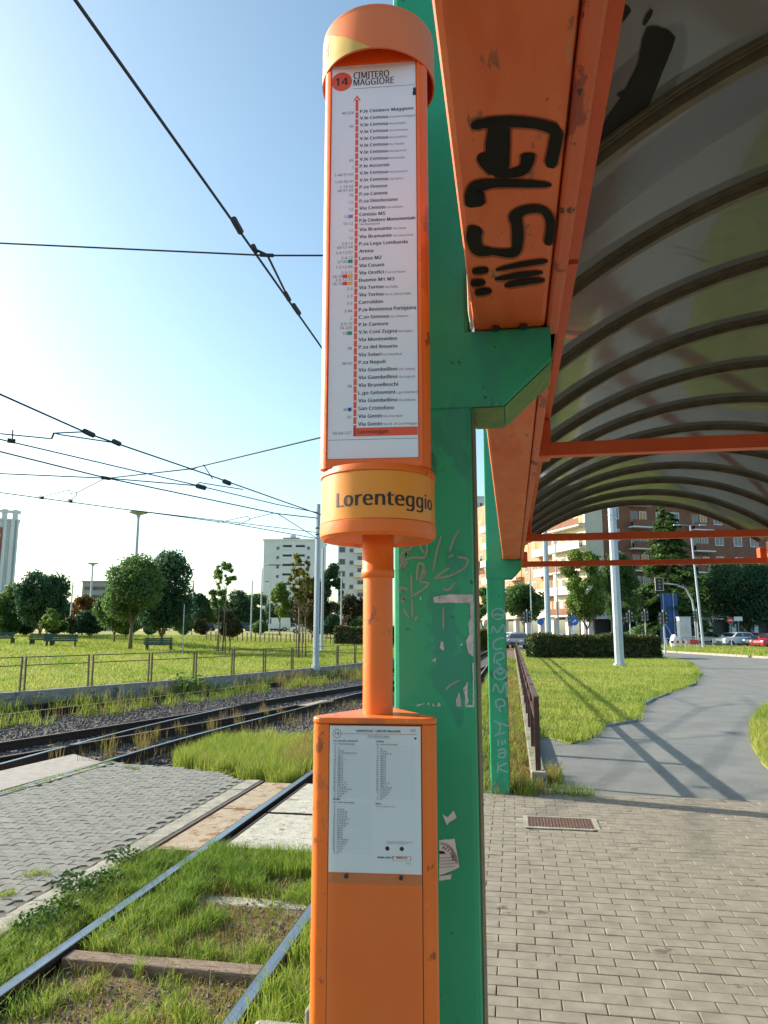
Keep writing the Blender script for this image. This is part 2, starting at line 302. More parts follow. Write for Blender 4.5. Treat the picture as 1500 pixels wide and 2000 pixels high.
def ribbon(mb, pts, w, fn, taper=True, caps=True):   # a brush stroke through 2-D points on a surface
    P = [Vector((a, b)) for a, b in pts]; q = []
    for i in range(len(P)-1):                      # Catmull-Rom
        p0, p1, p2, p3 = P[max(i-1, 0)], P[i], P[i+1], P[min(i+2, len(P)-1)]
        for k in range(6):
            t = k/6; q.append(.5*((2*p1)+(p2-p0)*t+(2*p0-5*p1+4*p2-p3)*t*t+(3*p1-p0-3*p2+p3)*t**3))
    q.append(P[-1]); n = len(q); ws = w if isinstance(w, (list, tuple)) else [w]*len(P); L = []
    for i, p in enumerate(q):
        f = i/(n-1)*(len(ws)-1); j = min(int(f), len(ws)-2); ww = ws[j]+(ws[j+1]-ws[j])*(f-j)
        if taper: ww *= min(1, .45+min(i, n-1-i)*.3)
        t = (q[min(i+1, n-1)]-q[max(i-1, 0)]); t = t.normalized() if t.length > 1e-9 else Vector((1, 0)); a = Vector((-t.y, t.x))*ww/2
        L += [p+a, p-a]
    mb.add([fn(p.x, p.y) for p in L], [(2*i, 2*i+1, 2*i+3, 2*i+2) for i in range(n-1)])
# ================================================================ SETTING
def sheet(name, poly, z, mt, z2=None, kind='structure', label=None):
    mb = MB(); mb.add([(p[0], p[1], z) for p in poly], [tuple(range(len(poly)))])
    return mb.build(name, mt, kind=kind)
def inpoly(x, y, poly):
    c = np.zeros(len(x), bool); n = len(poly); j = n-1
    for i in range(n):
        xi, yi = poly[i][0], poly[i][1]; xj, yj = poly[j][0], poly[j][1]
        k = ((yi > y) != (yj > y)) & (x < (xj-xi)*(y-yi)/(yj-yi+1e-12)+xi); c ^= k; j = i
    return c
def sample(poly, n):
    P = np.array([(p[0], p[1]) for p in poly]); lo, hi = P.min(0), P.max(0); X = []; tot = 0
    while tot < n:
        q = RNG.uniform(lo, hi, (n*2, 2)); q = q[inpoly(q[:, 0], q[:, 1], P)]; X.append(q); tot += len(q)
    return np.concatenate(X)[:n]
def GP(pts, z=0): return [tuple(G(x, y, z)[:2]) for x, y in pts]
WY = np.array([-30, 8, 13, 19, 24, 28, 33, 38.5, 45, 55, 70, 90, 140]); WX = np.array([-34, -18.6, -16.4, -13.9, -11.95, -10.75, -9.4, -8.2, -7, -5.6, -4.2, -3.2, -2.5])
def wallx(y): return np.interp(y, WY, WX)
def lawnz(x, y):
    s_ = lambda q: (lambda c: c*c*(3-2*c))(np.clip(q, 0, 1)); d = wallx(y)-x; return .9*s_(d/45)+.8*s_((y-60)/60)*s_(d/12)-.02
# ground: right half at platform height, left half is the sunken track bed and the rising park
sheet('asphalt', [(.3, 8.28), (500, 8.28), (500, 800), (.3, 800)], -.012, M['asphalt'])
sheet('ground', [(-2000, -300), (2000, -300), (2000, 2500), (-2000, 2500)], -.62, M['dirt'])
sheet('verge', [(-.92, 8.3), (.3, 8.3), (.3, 300), (-.92, 300)], -.02, M['dirt'])
sheet('track_bed', [(-60, -20), (-.9, -20), (-.9, 300), (-60, 300)], -.56, M['bed'])
mb = MB(); ys = [-30, -10, 5, 12, 18, 22, 26, 30, 34, 38, 42, 46, 50, 56, 62, 70, 80, 90, 110, 140, 200, 300, 600]; ts = [.1, 1, 2.5, 5, 8, 12, 16, 20, 25, 30, 36, 45, 60, 90, 140, 250, 600, 1200]
vs = []
for y in ys:
    for t in ts: x = float(wallx(y))-t; vs.append((x, y, float(lawnz(x, y))))
nT = len(ts)
mb.add(vs, [(i*nT+j, (i+1)*nT+j, (i+1)*nT+j+1, i*nT+j+1)[::-1] for i in range(len(ys)-1) for j in range(nT-1)])
mb.build('lawn', M['lawn'], kind='structure', smooth=True, fix=True)
# ---- platform paving, brick by brick
pl = MB().box(-.92, 2.975, -.79, 8.3, -.6, -.03).build('platform_paving', M['joint'], kind='structure')
def brick_mesh(w, d, h, ch=.003, mt=M['brick']):
    mb = MB(); a, b = w/2, d/2
    ring = lambda i, z: [(-a+i, -b+i, z), (a-i, -b+i, z), (a-i, b-i, z), (-a+i, b-i, z)]
    mb.add(ring(0, -h)+ring(0, -ch)+ring(ch, 0), [(r*4+j, r*4+(j+1) % 4, r*4+4+(j+1) % 4, r*4+4+j) for r in (0, 1) for j in range(4)]+[(8, 9, 10, 11)])
    return mb.mesh('paver', mt)
DR = (.05, .71, 6.84, 7.28)
bm_ = brick_mesh(.1955, .0955, .03); cand = []
for r in range(-7, 83):
    y = r*.1+.05
    if y > 8.26: continue
    for k in range(0, 18):
        x = -.86+k*.2+(.1 if r % 2 else 0)+.04
        if DR[0]-.05 < x < DR[1]+.05 and DR[2] < y < DR[3]: continue
        if x > 2.96: continue
        d = (Vector((x, y, 0))-EYEP); dep = d.dot(FW); vis = False
        if dep > .1:
            px = 750+F*d.dot(CR)/dep; py = 1000-F*d.dot(UP)/dep; vis = 935 < px < 1530 and py < 2030
        cand.append((0 if vis else 1, y if vis else -y, x, y))
hb = brick_mesh(.0955, .0955, .03); cand.sort(); mbr = MB(); bv = [v.co.copy() for v in bm_.vertices]; bf = [tuple(p.vertices) for p in bm_.polygons]
for i, (nv, _, x, y) in enumerate(cand):
    dz = random.uniform(-.0018, .0018); rz = random.uniform(-.012, .012); tx = random.uniform(-.01, .01)
    mw = Matrix.Translation((x, y, dz))@Matrix.Rotation(rz, 4, 'Z')@Matrix.Rotation(tx, 4, 'X')
    if i < 300 and not nv:
        o = link('brick', bm_, pl); o.matrix_local = mw
    else: mbr.add([mw@v for v in bv], bf)
hv = [v.co.copy() for v in hb.vertices]; hf = [tuple(p.vertices) for p in hb.polygons]
for r in range(-7, 83):
    if r % 2: mbr.add([v+Vector((-.87, r*.1+.05, 0)) for v in hv], hf)
mbr.build('brick_field', M['brick'], pl, kind='stuff')
MB().box(2.985, 14, -60, 8.25, -.6, -.002).build('platform_paving', M['brick'], kind='structure'); MB().box(-.9, 2.97, -60, -.8, -.6, -.002).build('platform_paving', M['brick'], kind='structure')
# kerb along the platform edge towards the rails, grass-side
pk = thing('platform_kerb', 'pale platform kerb stones ending by the foot of the orange post', 'kerb', (0, 0, 0))
for k in range(7): MB().box(-1.17, -.925, -3.58+k+.004, -2.58+k-.004, -.6, .0).build('kerb_stone', M['kerb'], pk, bev=.025)
for k in range(4): MB().box(-.975, -.925, 3.5+k*1.13+.004, 3.5+k*1.13+1.122, -.6, .0).build('kerb_stone', M['kerb'], pk, bev=.01)
# ---- drain
t = thing('drain_cover', 'rust-brown perforated iron drain cover set in the paving bricks', 'drain cover', ((DR[0]+DR[1])/2, (DR[2]+DR[3])/2, 0))
w, d = (DR[1]-DR[0])/2, (DR[3]-DR[2])/2
mb = MB(); mb.box(-w, w, -d, -d+.045, -.03, .002); mb.box(-w, w, d-.045, d, -.03, .002); mb.box(-w, -w+.045, -d+.045, d-.045, -.03, .002); mb.box(w-.045, w, -d+.045, d-.045, -.03, .002)
mb.build('frame', M['kerb'], t)
MB().box(-w-.18, -w-.002, -d-.03, d+.03, -.03, -.005).build('mortar', M['kerb'], t); MB().box(w+.002, w+.18, -d-.03, d+.03, -.03, -.005).build('mortar', M['kerb'], t)
mb = MB(); nx, ny = 20, 8; iw, id_ = w-.048, d-.048
for i in range(nx+1): u = -iw+2*iw*i/nx; mb.box(u-.006, u+.006, -id_, id_, -.02, -.001)
for j in range(ny+1): v = -id_+2*id_*j/ny; mb.box(-iw, iw, v-.008, v+.008, -.02, .0008)
mb.build('grate', M['iron'], t)
MB().box(-iw, iw, -id_, id_, -.029, -.022).build('sump', M['wire'], t)
# ---- low wall with railing beside the second column
t = thing('low_wall', 'low weathered concrete wall carrying the maroon railing', 'wall', (.25, 8.62, 0))
MB().box(-.08, .08, .16, 62, -.1, .1).build('wall_body', M['lowwall'], t, bev=.012)
MB().box(-.085, .085, 0, .155, -.1, .15).build('end_block', M['kerb'], t, bev=.015)
t = thing('railing', 'maroon metal railing running away on the low wall', 'railing', (.25, 8.7, .1))
for i in range(26):
    y0_, y1_ = .04+i*2.12, .04+i*2.12+2.05
    for y in (y0_, y1_): MB().box(-.03, .03, y-.025, y+.025, 0, .86).build('post', M['railing'], t)
    MB().box(-.03, .03, y0_+.026, y1_-.026, .79, .85).build('rail', M['railing'], t); MB().box(-.025, .025, y0_+.026, y1_-.026, .58, .63).build('rail', M['railing'], t)
# ---- lawn patches right of the railing and grass island by the road
LP = GP([(1074, 1440), (1116, 1452), (1156, 1440), (1172, 1418), (1240, 1406), (1252, 1376), (1272, 1364), (1352, 1336), (1364, 1316), (1348, 1296), (1284, 1284), (1160, 1276), (1040, 1272)])
LP = [(.36, LP[0][1])]+LP+[(.36, 66), (.36, 30)]
MB().prism(LP, -.05, .006).build('lawn_patch', M['lawn'], kind='structure')
RP = GP([(1530, 1370), (1490, 1380), (1464, 1412), (1468, 1455), (1488, 1490), (1530, 1528), (1600, 1556)])+[(9, 9), (9, 17)]
MB().prism(RP, -.05, .006).build('lawn_patch', M['lawn'], kind='structure')
IP = GP([(1285, 1262), (1500, 1267), (1800, 1272), (1800, 1304), (1500, 1286), (1290, 1273)])
MB().prism(IP, -.05, .1).build('grass_island', M['lawn'], kind='structure', fix=True)
ks = thing('road_kerb', 'pale kerb edging the grass island by the road', 'kerb', (0, 0, 0))
a, b, c_ = [Vector((*p, 0)) for p in (IP[5], IP[4], IP[3])]
for s0, s1 in ((a, b), (b, c_)):
    n = max(2, int((s1-s0).length/1.6)); u = (s1-s0).normalized(); ang = math.atan2(u.y, u.x)
    for i in range(n): MB().box(.01, (s1-s0).length/n-.01, -.15, .02, -.02, .13, ang, s0+(s1-s0)*i/n).build('kerb_stone', M['kerb'], ks)
ks = thing('path_kerb', 'low dark kerb stones round the grass patch on the path', 'kerb', (0, 0, 0))
for i in range(len(LP)-6):
    s0, s1 = Vector((*LP[i+1], 0)), Vector((*LP[i+2], 0)); n = max(1, int((s1-s0).length/.9)); u = (s1-s0).normalized(); ang = math.atan2(u.y, u.x)
    for k in range(n):
        if random.random() < .5: continue
        MB().box(.01, (s1-s0).length/n-.01, -.09, .0, -.05, .02+random.uniform(-.02, .02), ang, s0+(s1-s0)*k/n).build('kerb_stone', M['wall'], ks)
# ---- tram tracks
RPROF = [(-.04, 0), (-.036, -.035), (-.012, -.05), (-.01, -.15), (-.06, -.175), (.06, -.175), (.01, -.15), (.012, -.05), (.036, -.035), (.04, 0)]
def spl(pts, n=6):
    P = [Vector((x, y, 0)) for x, y in pts]; q = []
    for i in range(len(P)-1):
        p0, p1, p2, p3 = P[max(i-1, 0)], P[i], P[i+1], P[min(i+2, len(P)-1)]
        for k in range(n):
            t = k/n; q.append(.5*((2*p1)+(p2-p0)*t+(2*p0-5*p1+4*p2-p3)*t*t+(3*p1-p0-3*p2+p3)*t**3))
    return q+[P[-1]]
def offs(pts, d):
    r = []
    for i, p in enumerate(pts):
        t = pts[min(i+1, len(pts)-1)]-pts[max(i-1, 0)]; t.normalize(); r.append(p+Vector((t.y, -t.x, 0))*d)
    return r
RZ = -.35
def rail(path, parent, top='rail_top', w=1.0):
    path = [Vector((p.x, p.y, RZ)) for p in path]
    r = MB().sweep([(a*w, b) for a, b in RPROF], path).build('rail', M['rail_side'], parent, fix=True)
    MB().sweep([(-.033*w, .003), (.033*w, .003), (.036*w, -.002), (-.036*w, -.002)], path).build('rail_head', M[top], r, fix=True)
slm = MB().box(-1.2, 1.2, -.11, .11, -.1, 0).mesh('sleeper', M['timber'])
def sleepers(path, t, step, z=-.53, y1=42, y0=7):
    acc = 0; last = path[0]
    for i in range(1, len(path)):
        seg = path[i]-path[i-1]; L = seg.length; s = -acc
        while s+step <= L:
            s += step; p = path[i-1]+seg*(s/L)
            if y0 < p.y < y1: o = link('sleeper', slm, t); o.location = (p.x, p.y, z); o.rotation_euler = (0, 0, math.atan2(seg.y, seg.x)-math.pi/2)
        acc = L-s
YS_F = G(500, 1658, -.36).y-.02
nt_ = thing('tram_track', 'nearest tram track, overgrown with grass beside the orange stop post', 'tram track', (-2.25, 6, RZ), group='tram tracks')
nt_.location = (0, 0, 0)
st = [Vector((0, y, 0)) for y in (-3, 2, 5, 8, 12, 20, 40, 70)]
rail([p+Vector((-2.96, 0, 0)) for p in st], nt_, w=1.12); rail([p+Vector((-1.53, 0, 0)) for p in st], nt_, w=1.12)
sheet('track_fill', [(-3.52, 2), (-3.01, 2), (-3.01, YS_F), (-3.52, YS_F)], -.437, M['dirt']); sheet('track_fill', [(-2.905, 2), (-1.585, 2), (-1.585, YS_F), (-2.905, YS_F)], -.438, M['dirt']); sheet('track_fill', [(-1.475, 2), (-1.03, 2), (-1.03, YS_F), (-1.475, YS_F)], -.437, M['dirt'])
a = G(130, 1864, -.37); b = G(508, 1902, -.37)
YSLP = (a.y+b.y)/2+.03; MB().box(-2.905, -1.58, -.07, .07, -.5, -.368, 0, (0, (a.y+b.y)/2+.03, 0)).build('sleeper', M['timber'], nt_, bev=.012)
yy_ = G(515, 1760, -.415).y
MB().box(-2.905, -1.58, -.09, .09, -.5, -.424, 0, (0, yy_, 0)).build('sleeper', M['slab'], nt_, bev=.02)
C_ = spl([(-7.6, 4), (-7.85, 8), (-7.93, 10.63), (-7.97, 13), (-7.95, 15.2), (-7.75, 18.1), (-7.3, 21.5), (-6.35, 25.5), (-5.2, 30), (-3.7, 36), (-2.9, 50), (-2.6, 80)])
D_ = spl([(-6.3, 4), (-6.5, 8), (-6.45, 11.2), (-6.37, 13.15), (-6.17, 15.4), (-5.73, 18.9), (-5.05, 24.7), (-3.9, 30), (-2.3, 36), (-1.45, 50), (-1.1, 80)])
B_ = spl([(-12, 4), (-10.7, 8.5), (-9.45, 12.6), (-8.58, 15.7), (-7.75, 18.9), (-7.3, 21.5)]); BR = offs(B_, 1.46)
A_ = spl([(-17, 2), (-15, 8), (-12.54, 16.66), (-10.85, 23.1), (-9.2, 30), (-7.55, 37), (-4.3, 52), (-2.6, 70)])
t = thing('tram_track', 'middle tram track with shiny rails curving past the ballast', 'tram track', (0, 0, 0), group='tram tracks')
rail(C_, t); rail(D_, t, 'rail_top', .9)
sleepers([(a+b)/2 for a, b in zip(C_, D_)], t, .7)
t = thing('tram_track', 'branching tram track that joins the middle track at a switch', 'tram track', (0, 0, 0), group='tram tracks')
rail(B_, t, 'rail_rust', 1.1); rail(BR, t, 'rail_rust')
a = BR[-1]; MB().box(-.26, .1, -.9, .75, -.02, .004, -.2, (a.x+.3, a.y-.2, RZ-.012)).build('frog_plate', M['slab_brown'], t)
sleepers(offs(B_, .73), t, .75, -.535, 17)
t = thing('tram_track', 'farthest tram track with dark rails below the park wall', 'tram track', (0, 0, 0), group='tram tracks')
rail(A_, t, 'rail_rust', 1.1); rail(offs(A_, -1.48), t, 'rail_rust', 1.1); sleepers(offs(A_, -.74), t, .75, -.535, 34)
# ---- crossing over the near track
CZ = -.36
def gx(px, py): return G(px, py, CZ)
YSLAB = gx(500, 1658).y; y0, y1, y2 = gx(500, 1658).y, gx(505, 1586).y, gx(600, 1530).y
for (ya, yb, lab) in ((y0, y1-.04, 'bright white pitted concrete slab between the near rails, front one'), (y1+.02, y2, 'greyer concrete slab between the near rails behind the white slab')):
    t = thing('crossing_slab', lab, 'slab', (-2.24, (ya+yb)/2, CZ), group='concrete slabs between the rails'); h = (yb-ya)/2
    MB().box(-.57, .6, -h, h, -.12, 0).build('slab', M['slab'], t, bev=.012)
    mb = MB(); mb.box(-.585, .615, -h-.014, -h-.002, -.12, .004); mb.box(-.6, -.574, -h, h, -.12, .002); mb.build('edge_angle', M['rail_side'], t)
SL0 = gx(330, 1640).y; s0, s1, s2 = gx(330, 1640).y, gx(450, 1579).y, gx(520, 1528).y
for (ya, yb, lab) in ((s0-.3, s1-.015, 'rust-stained slab left of the near rail, front one'), (s1+.015, s2, 'rust-stained slab left of the near rail, back one')):
    t = thing('crossing_slab', lab, 'slab', (-3.22, (ya+yb)/2, CZ), group='brown slabs beside the rail'); h = (yb-ya)/2
    MB().box(-.2, .205, -h, h, -.12, 0).build('slab', M['slab_brown'], t, bev=.01)
    MB().lathe([(.018, .001), (0, .001)], 8, (.05, 0)).build('lifting_hole', M['wire'], t)
t = thing('guard_rail', 'rusty guard rail strip between kerb and brown slabs', 'guard rail', (-3.46, 0, CZ))
MB().box(-.03, .0, s0-.4, s2+.1, -.12, .0).build('rail_bar', M['rail_rust'], t); MB().box(.012, .03, s0-.4, s2+.1, -.12, -.02).build('rail_bar', M['rail_side'], t)
kerb_end = s2+.12
t = thing('crossing_kerb', 'pale worn kerb of the grey zigzag paving beside the near track', 'kerb', (-3.61, 0, CZ))
yk = 1.5; k = 0
while yk < kerb_end:
    L = min(random.choice([.98, 1.0, 1.02]), kerb_end-yk); MB().box(-.11, .11, yk+.004, yk+L-.004, -.25, .004+random.uniform(-.004, .004)).build('kerb_stone', M['kerb'], t, bev=.014); yk += L
far_a, far_b, far_c = gx(475, 1520), gx(400, 1503), gx(215, 1488)
lft = gx(0, 1549); dl = (lft-far_c).normalized(); lft2 = far_c+dl*9
PV = [(-3.73, 1.2), (-3.73, kerb_end), (far_b.x, far_b.y), (far_c.x, far_c.y), (lft2.x, lft2.y), (lft2.x, 1.2)]
cp = MB().prism(PV, -.6, CZ-.012).build('crossing_paving', M['joint'], kind='structure', fix=True)
def zig_mesh():
    a, b, q = .111, .054, .012; pts = []
    xs = [-a, -a*.5, 0, a*.5, a]; top = [(x, b+(q if i % 2 else -q)) for i, x in enumerate(xs)]; bot = [(x, -b+(q if i % 2 else -q)) for i, x in enumerate(xs)]
    poly = bot+top[::-1]; n = len(poly); sh = lambda i: [(x*(1-i/.11), y*(1-i/.054)) for x, y in poly]
    mb = MB(); mb.add([(x, y, -.03) for x, y in sh(.002)]+[(x, y, -.004) for x, y in sh(.002)]+[(x, y, 0) for x, y in sh(.006)],
                      [(r*n+j, r*n+(j+1) % n, (r+1)*n+(j+1) % n, (r+1)*n+j) for r in (0, 1) for j in range(n)]+[tuple(2*n+j for j in range(n))])
    return mb.mesh('paver', M['block'])
zm = zig_mesh(); zv = [v.co.copy() for v in zm.vertices]; zf = [tuple(p.vertices) for p in zm.polygons]; cand = []
PVn = np.array(PV)
for r in range(0, 110):
    for k in range(0, 34):
        x = -3.85-k*.222-(.111 if r % 2 else 0); y = 1.4+r*.1085
        if inpoly(np.array([x+.1, x-.1, x]), np.array([y-.05, y+.05, y]), PVn).all():
            d = Vector((x, y, CZ))-EYEP; dep = d.dot(FW); px = 750+F*d.dot(CR)/dep if dep > .2 else -999
            cand.append((0 if px > -25 else 1, y, x, y))
cand.sort(); mbr = MB()
for i, (nv, _, x, y) in enumerate(cand):
    mw = Matrix.Translation((x, y, CZ+random.uniform(-.003, .003)))@Matrix.Rotation(random.uniform(-.012, .012), 4, 'X')@Matrix.Rotation(random.uniform(-.01, .01), 4, 'Y')
    if i < 300 and not nv: link('paver', zm, cp).matrix_local = mw
    else: mbr.add([mw@v for v in zv], zf)
mbr.build('paver_field', M['block'], cp, kind='stuff')
t = thing('crossing_kerb', 'mossy thin kerb on the far side of the grey zigzag paving', 'kerb', (0, 0, 0))
n = 9; ang = math.atan2(dl.y, dl.x)
for i in range(n): MB().box(.005, .985, -.0, .13, -.25, .01, ang, far_c+dl*i).build('kerb_stone', M['kerb'], t, bev=.01)
q = [far_c+dl*i for i in (0, 9)]; nrm = Vector((dl.y, -dl.x, 0)); nrm = nrm if nrm.y > 0 else -nrm
MB().prism([tuple((q[0]+nrm*.14)[:2]), tuple((q[0]+nrm*.14-dl*.1+Vector((-.9, .5, 0)))[:2]), tuple((q[1]+nrm*1.5)[:2]), tuple((q[1]+nrm*.14)[:2])], -.6, CZ-.005).build('crossing_apron', M['apron'], kind='structure', fix=True)
# ---- park wall and fence
wp = [Vector((float(wallx(y)), y, 0)) for y in [2, 8, 13, 19, 22, 24, 28, 30.5, 33, 38.5, 45, 55, 70]]
MB().sweep([(-.12, .0), (.12, 0), (.12, -.6), (-.12, -.6)], wp).build('park_wall', M['wall'], fix=True, label='stained grey concrete retaining wall between park lawn and tracks', cat='wall')
FY = [11.5, 14.0, 16.6, 19.2, 21.3, 23.5, 25.6, 27.7, 29.8, 31.9, 34.1, 36.3, 38.4, 40.6, 42.8, 45, 47.2, 49.4, 52, 55]
t = thing('park_fence', 'low rusty metal fence of open two-rail frames on the park wall', 'fence', (0, 0, 0))
pm = MB().box(-.025, .025, -.02, .02, -.02, .97).mesh('post', M['fence'])
for i in range(len(FY)-1):
    p, q = Vector((float(wallx(FY[i])), FY[i], 0)), Vector((float(wallx(FY[i+1])), FY[i+1], 0)); u = (q-p).normalized(); p2, q2 = p+u*.07, q-u*.07; ang = math.atan2(u.y, u.x)
    for e in (p2, q2): o = link('post', pm, t); o.location = e; o.rotation_euler = (random.uniform(-.02, .02), random.uniform(-.02, .02), ang)
    L = (q2-p2).length
    for z in (.95, .72): MB().box(.026, L-.026, -.012, .012, z-.014, z+.014, ang, p2).build('rail', M['fence'], t)
# ================================================================ TRAM STOP POST
OX, OY, RA = -.2885, 1.5825, math.radians(4.4)
sg = thing('tram_stop_post', 'tall orange tram stop post with route poster, name drum and timetable box', 'tram stop', (OX, OY, 0), RA)
SXV = Vector((math.cos(RA), math.sin(RA), 0)); SYV = Vector((-math.sin(RA), math.cos(RA), 0)); SO = Vector((OX, OY, 0))
def sl_(p): q = Vector(p)-SO; return (q.dot(SXV), q.dot(SYV), q.z)
def tri(s, r, n=6):
    i = s*.288675; V = [(-s/2, -i), (s/2, -i), (0, 2*i)]; out = []
    for k, (x, y) in enumerate(V):
        L = math.hypot(x, y); cx, cy = x*(1-2*r/L), y*(1-2*r/L); a0 = math.atan2(y, x)
        out += [(cx+r*math.cos(a0+(j/n-.5)*math.radians(120)), cy+r*math.sin(a0+(j/n-.5)*math.radians(120))) for j in range(n+1)]
    return out, i
def face_uv(px, py, inr):
    P = SO-SYV*inr; q = sl_(onpl(px, py, P, SYV)); return q[0], q[2]
zc = lambda py, r: (lambda q: q[2])(sl_(onpl(738, py, SO-SYV*r, SYV)))
# lower box
tb, ib = tri(.2857, .022); ztop = zc(1402, ib)
o = MB().prism(tb, 0, ztop-.014).build('timetable_box', M['orange'], sg, fix=True); smooth_angle(o)
tp, _ = tri(.2887, .023); o = MB().prism(tp, ztop-.0135, ztop).build('box_lid', M['orange'], sg, bev=.004, fix=True)
for u, v in ((-.085, -.05), (.085, -.05)): MB().lathe([(.007, ztop+.004), (.0, ztop+.005)], 8, (u, v)).build('screw', M['rail_top'], sg)
fb = -ib
ul, _v = face_uv(641, 1700, ib); ur, _v = face_uv(824.5, 1700, ib); vt = face_uv(735, 1417, ib)[1]; vb = face_uv(735, 1704.5, ib)[1]
MB().box(ul-.0015, ur+.0015, fb-.0008, fb+.002, .05, vt+.0015).build('panel_shadow_gap', M['wire'], sg)
MB().box(ul, ur, fb-.0022, fb, .05, vt).build('box_panel', M['orange_dark'], sg)
vq = face_uv(735, 1726, ib)[1]
MB().box(ul+.001, ur-.001, fb-.003, fb-.0026, vq, vb-.002).build('panel_strip', mat('pale_strip', L_(.62, .2, .06), rough=.4), sg)
pap = MB().box(ul+.001, ur-.001, fb-.0036, fb-.0028, vb, vt-.001).build('timetable_poster', M['paper2'], sg)
MB().box(ul, ur, fb-.0062, fb-.0048, .05, vt).build('plexi_cover', M['plexi'], sg)
for u in (.2, .78): MB().lathe([(.0042, 0), (.0042, .003), (0, .003)], 10).build('screw', M['wire'], sg).matrix_local = Matrix.Translation((ul+(ur-ul)*u, fb-.0064, vb-.006))@Matrix.Rotation(math.pi/2, 4, 'X')
Wd, Ht = ur-ul, vt-vb; yf = fb-.0040
fn = lambda u, v: (ul+Wd*.02+u*Wd*.96, yf, vt-.003-v*(Ht-.005))        # u,v in 0..1 of the sheet, v downwards
def tx(mb, s, u, v, h, bold=0, align='l', width=None): return text(mb, s, lambda a, b: (a, yf, b), fn(u, v)[0], fn(u, v)[2], h, bold, align, width)
mi, mg, ml, mo = MB(), MB(), MB(), MB()
tx(mi, 'LORENTEGGIO - CIMITERO MAGGIORE', .54, .035, .0062, .02, 'c', .09)
tx(mo, 'Trasporti', .965, .018, .0028, .02, 'r'); tx(mo, 'Milanesi', .965, .028, .0028, .02, 'r')
tx(mg, 'Orario valido dal 31 agosto', .54, .066, .0033, .015, 'c'); tx(mg, 'Linea in servizio tutti i giorni', .54, .078, .0033, .01, 'c')
c0 = fn(.065, .048); R_ = .0088
mo.add([(c0[0]+r*math.cos(a), yf, c0[2]+r*math.sin(a)) for r in (R_, R_-.0011) for a in [2*math.pi*i/32 for i in range(32)]], [(i, (i+1) % 32, 32+(i+1) % 32, 32+i) for i in range(32)])
mo.add([(c0[0]+R_, yf, c0[2]+.0004), (fn(.975, 0)[0], yf, c0[2]+.0004), (fn(.975, 0)[0], yf, c0[2]-.0004), (c0[0]+R_, yf, c0[2]-.0004)], [(0, 1, 2, 3)])
text(mg, '14', lambda a, b: (a, yf, b), c0[0], c0[2]-.0028, .0082, .015, 'c')
def col(head, u, v, rows, n0):
    tx(mi, head, u, v, .0046, .025); tx(mg, 'Ora   Minuti di passaggio', u, v+.02, .0036, .012)
    for i, s in enumerate(rows):
        vv = v+.034+i*.0158; rect(ml, lambda a, b: (fn(a, 0)[0], yf+.0002, fn(0, b)[2]), u+.0, u+.435, vv-.0055, vv-.0048)
        tx(mg, str((n0+i) % 24), u+.022, vv+.005, .0037, .02, 'r')
        if s: tx(mg, s, u+.045, vv+.005, .0037, .012)
og = "ogni 8'"
col('Da Luned\u00ec a Venerd\u00ec', .03, .105, ['', '15', '2 22 42', '2 11 20 28 36 43 50 57', 'ogni 7', 'ogni 6', 'ogni 6 - 7'] + [og]*9+['ogni 9 - 10', 'ogni 10 - 12', '0 12 26 43', '3 19 35 50 10 24', '10 29 46 54', '14 31 48', '10 30', '10'], 4)
col('Sabato', .515, .105, ['', '20', '0 22 45', '5 16 30 41 52']+[og]*12+['ogni 9 - 10', 'ogni 10', '8 20 33 46 58', '11 24 37 49', '3 19 35 50', '10 24 39', '10 30', '10'], 4)
col('Festivi', .03, .515, ['', '', '15 35 55', '15 30 45 58', '12 27 42 57', '10 23 36 48', '0 12 24 37 50', '3 15 28 41', '0 14 28 42 55', '8 21 34 46', og, og, og, og, og, '5 17 30 44 58', '12 25 39 53', '7 22 37 52', '8 25 43', '1 21 41', '12 40', '10'], 4)
tx(mi, 'Note', .51, .54, .0046, .025); tx(mg, 'Servizio notturno N14', .515, .557, .0036, .01)
tx(mg, 'Scarica l\u2019app ufficiale per acquistare', .63, .795, .003, .01); tx(mg, 'i biglietti e conoscere gli orari', .63, .807, .003, .01)
tx(mi, 'www.atm.it', .53, .905, .0056, .03); tx(mo, 'NUMERI UTILI', .80, .905, .0050, .03, 'c', .022); tx(mg, '10/2020', .9, .94, .0028, .01, 'r')
for (u0, v0, u1, v1) in ((.70, .888, .90, .890), (.70, .918, .90, .920), (.70, .888, .706, .920), (.894, .888, .90, .920)): rect(mo, lambda a, b: (fn(a, 0)[0], yf, fn(0, b)[2]), u0, u1, v1, v0)
for u in (.64, .80):
    cc = fn(u, .838); k = [(.0042*math.cos(a)*(1 if u < .7 else .8+.3*abs(math.cos(2*a))), .0042*math.sin(a)) for a in [2*math.pi*i/16 for i in range(16)]]
    mi.add([(cc[0]+a, yf, cc[2]+b) for a, b in k], [tuple(range(16))])
rect(mi, lambda a, b: (fn(a, 0)[0], yf, fn(0, b)[2]), .945, .97, .082, .07)
mi.build('printed_headings', M['ink'], pap); mg.build('printed_rows', M['grey_ink'], pap); ml.build('ruled_lines', M['line_ink'], pap); mo.build('orange_print', mat('orange_print', L_(.55, .12, .03), rough=.5), pap)
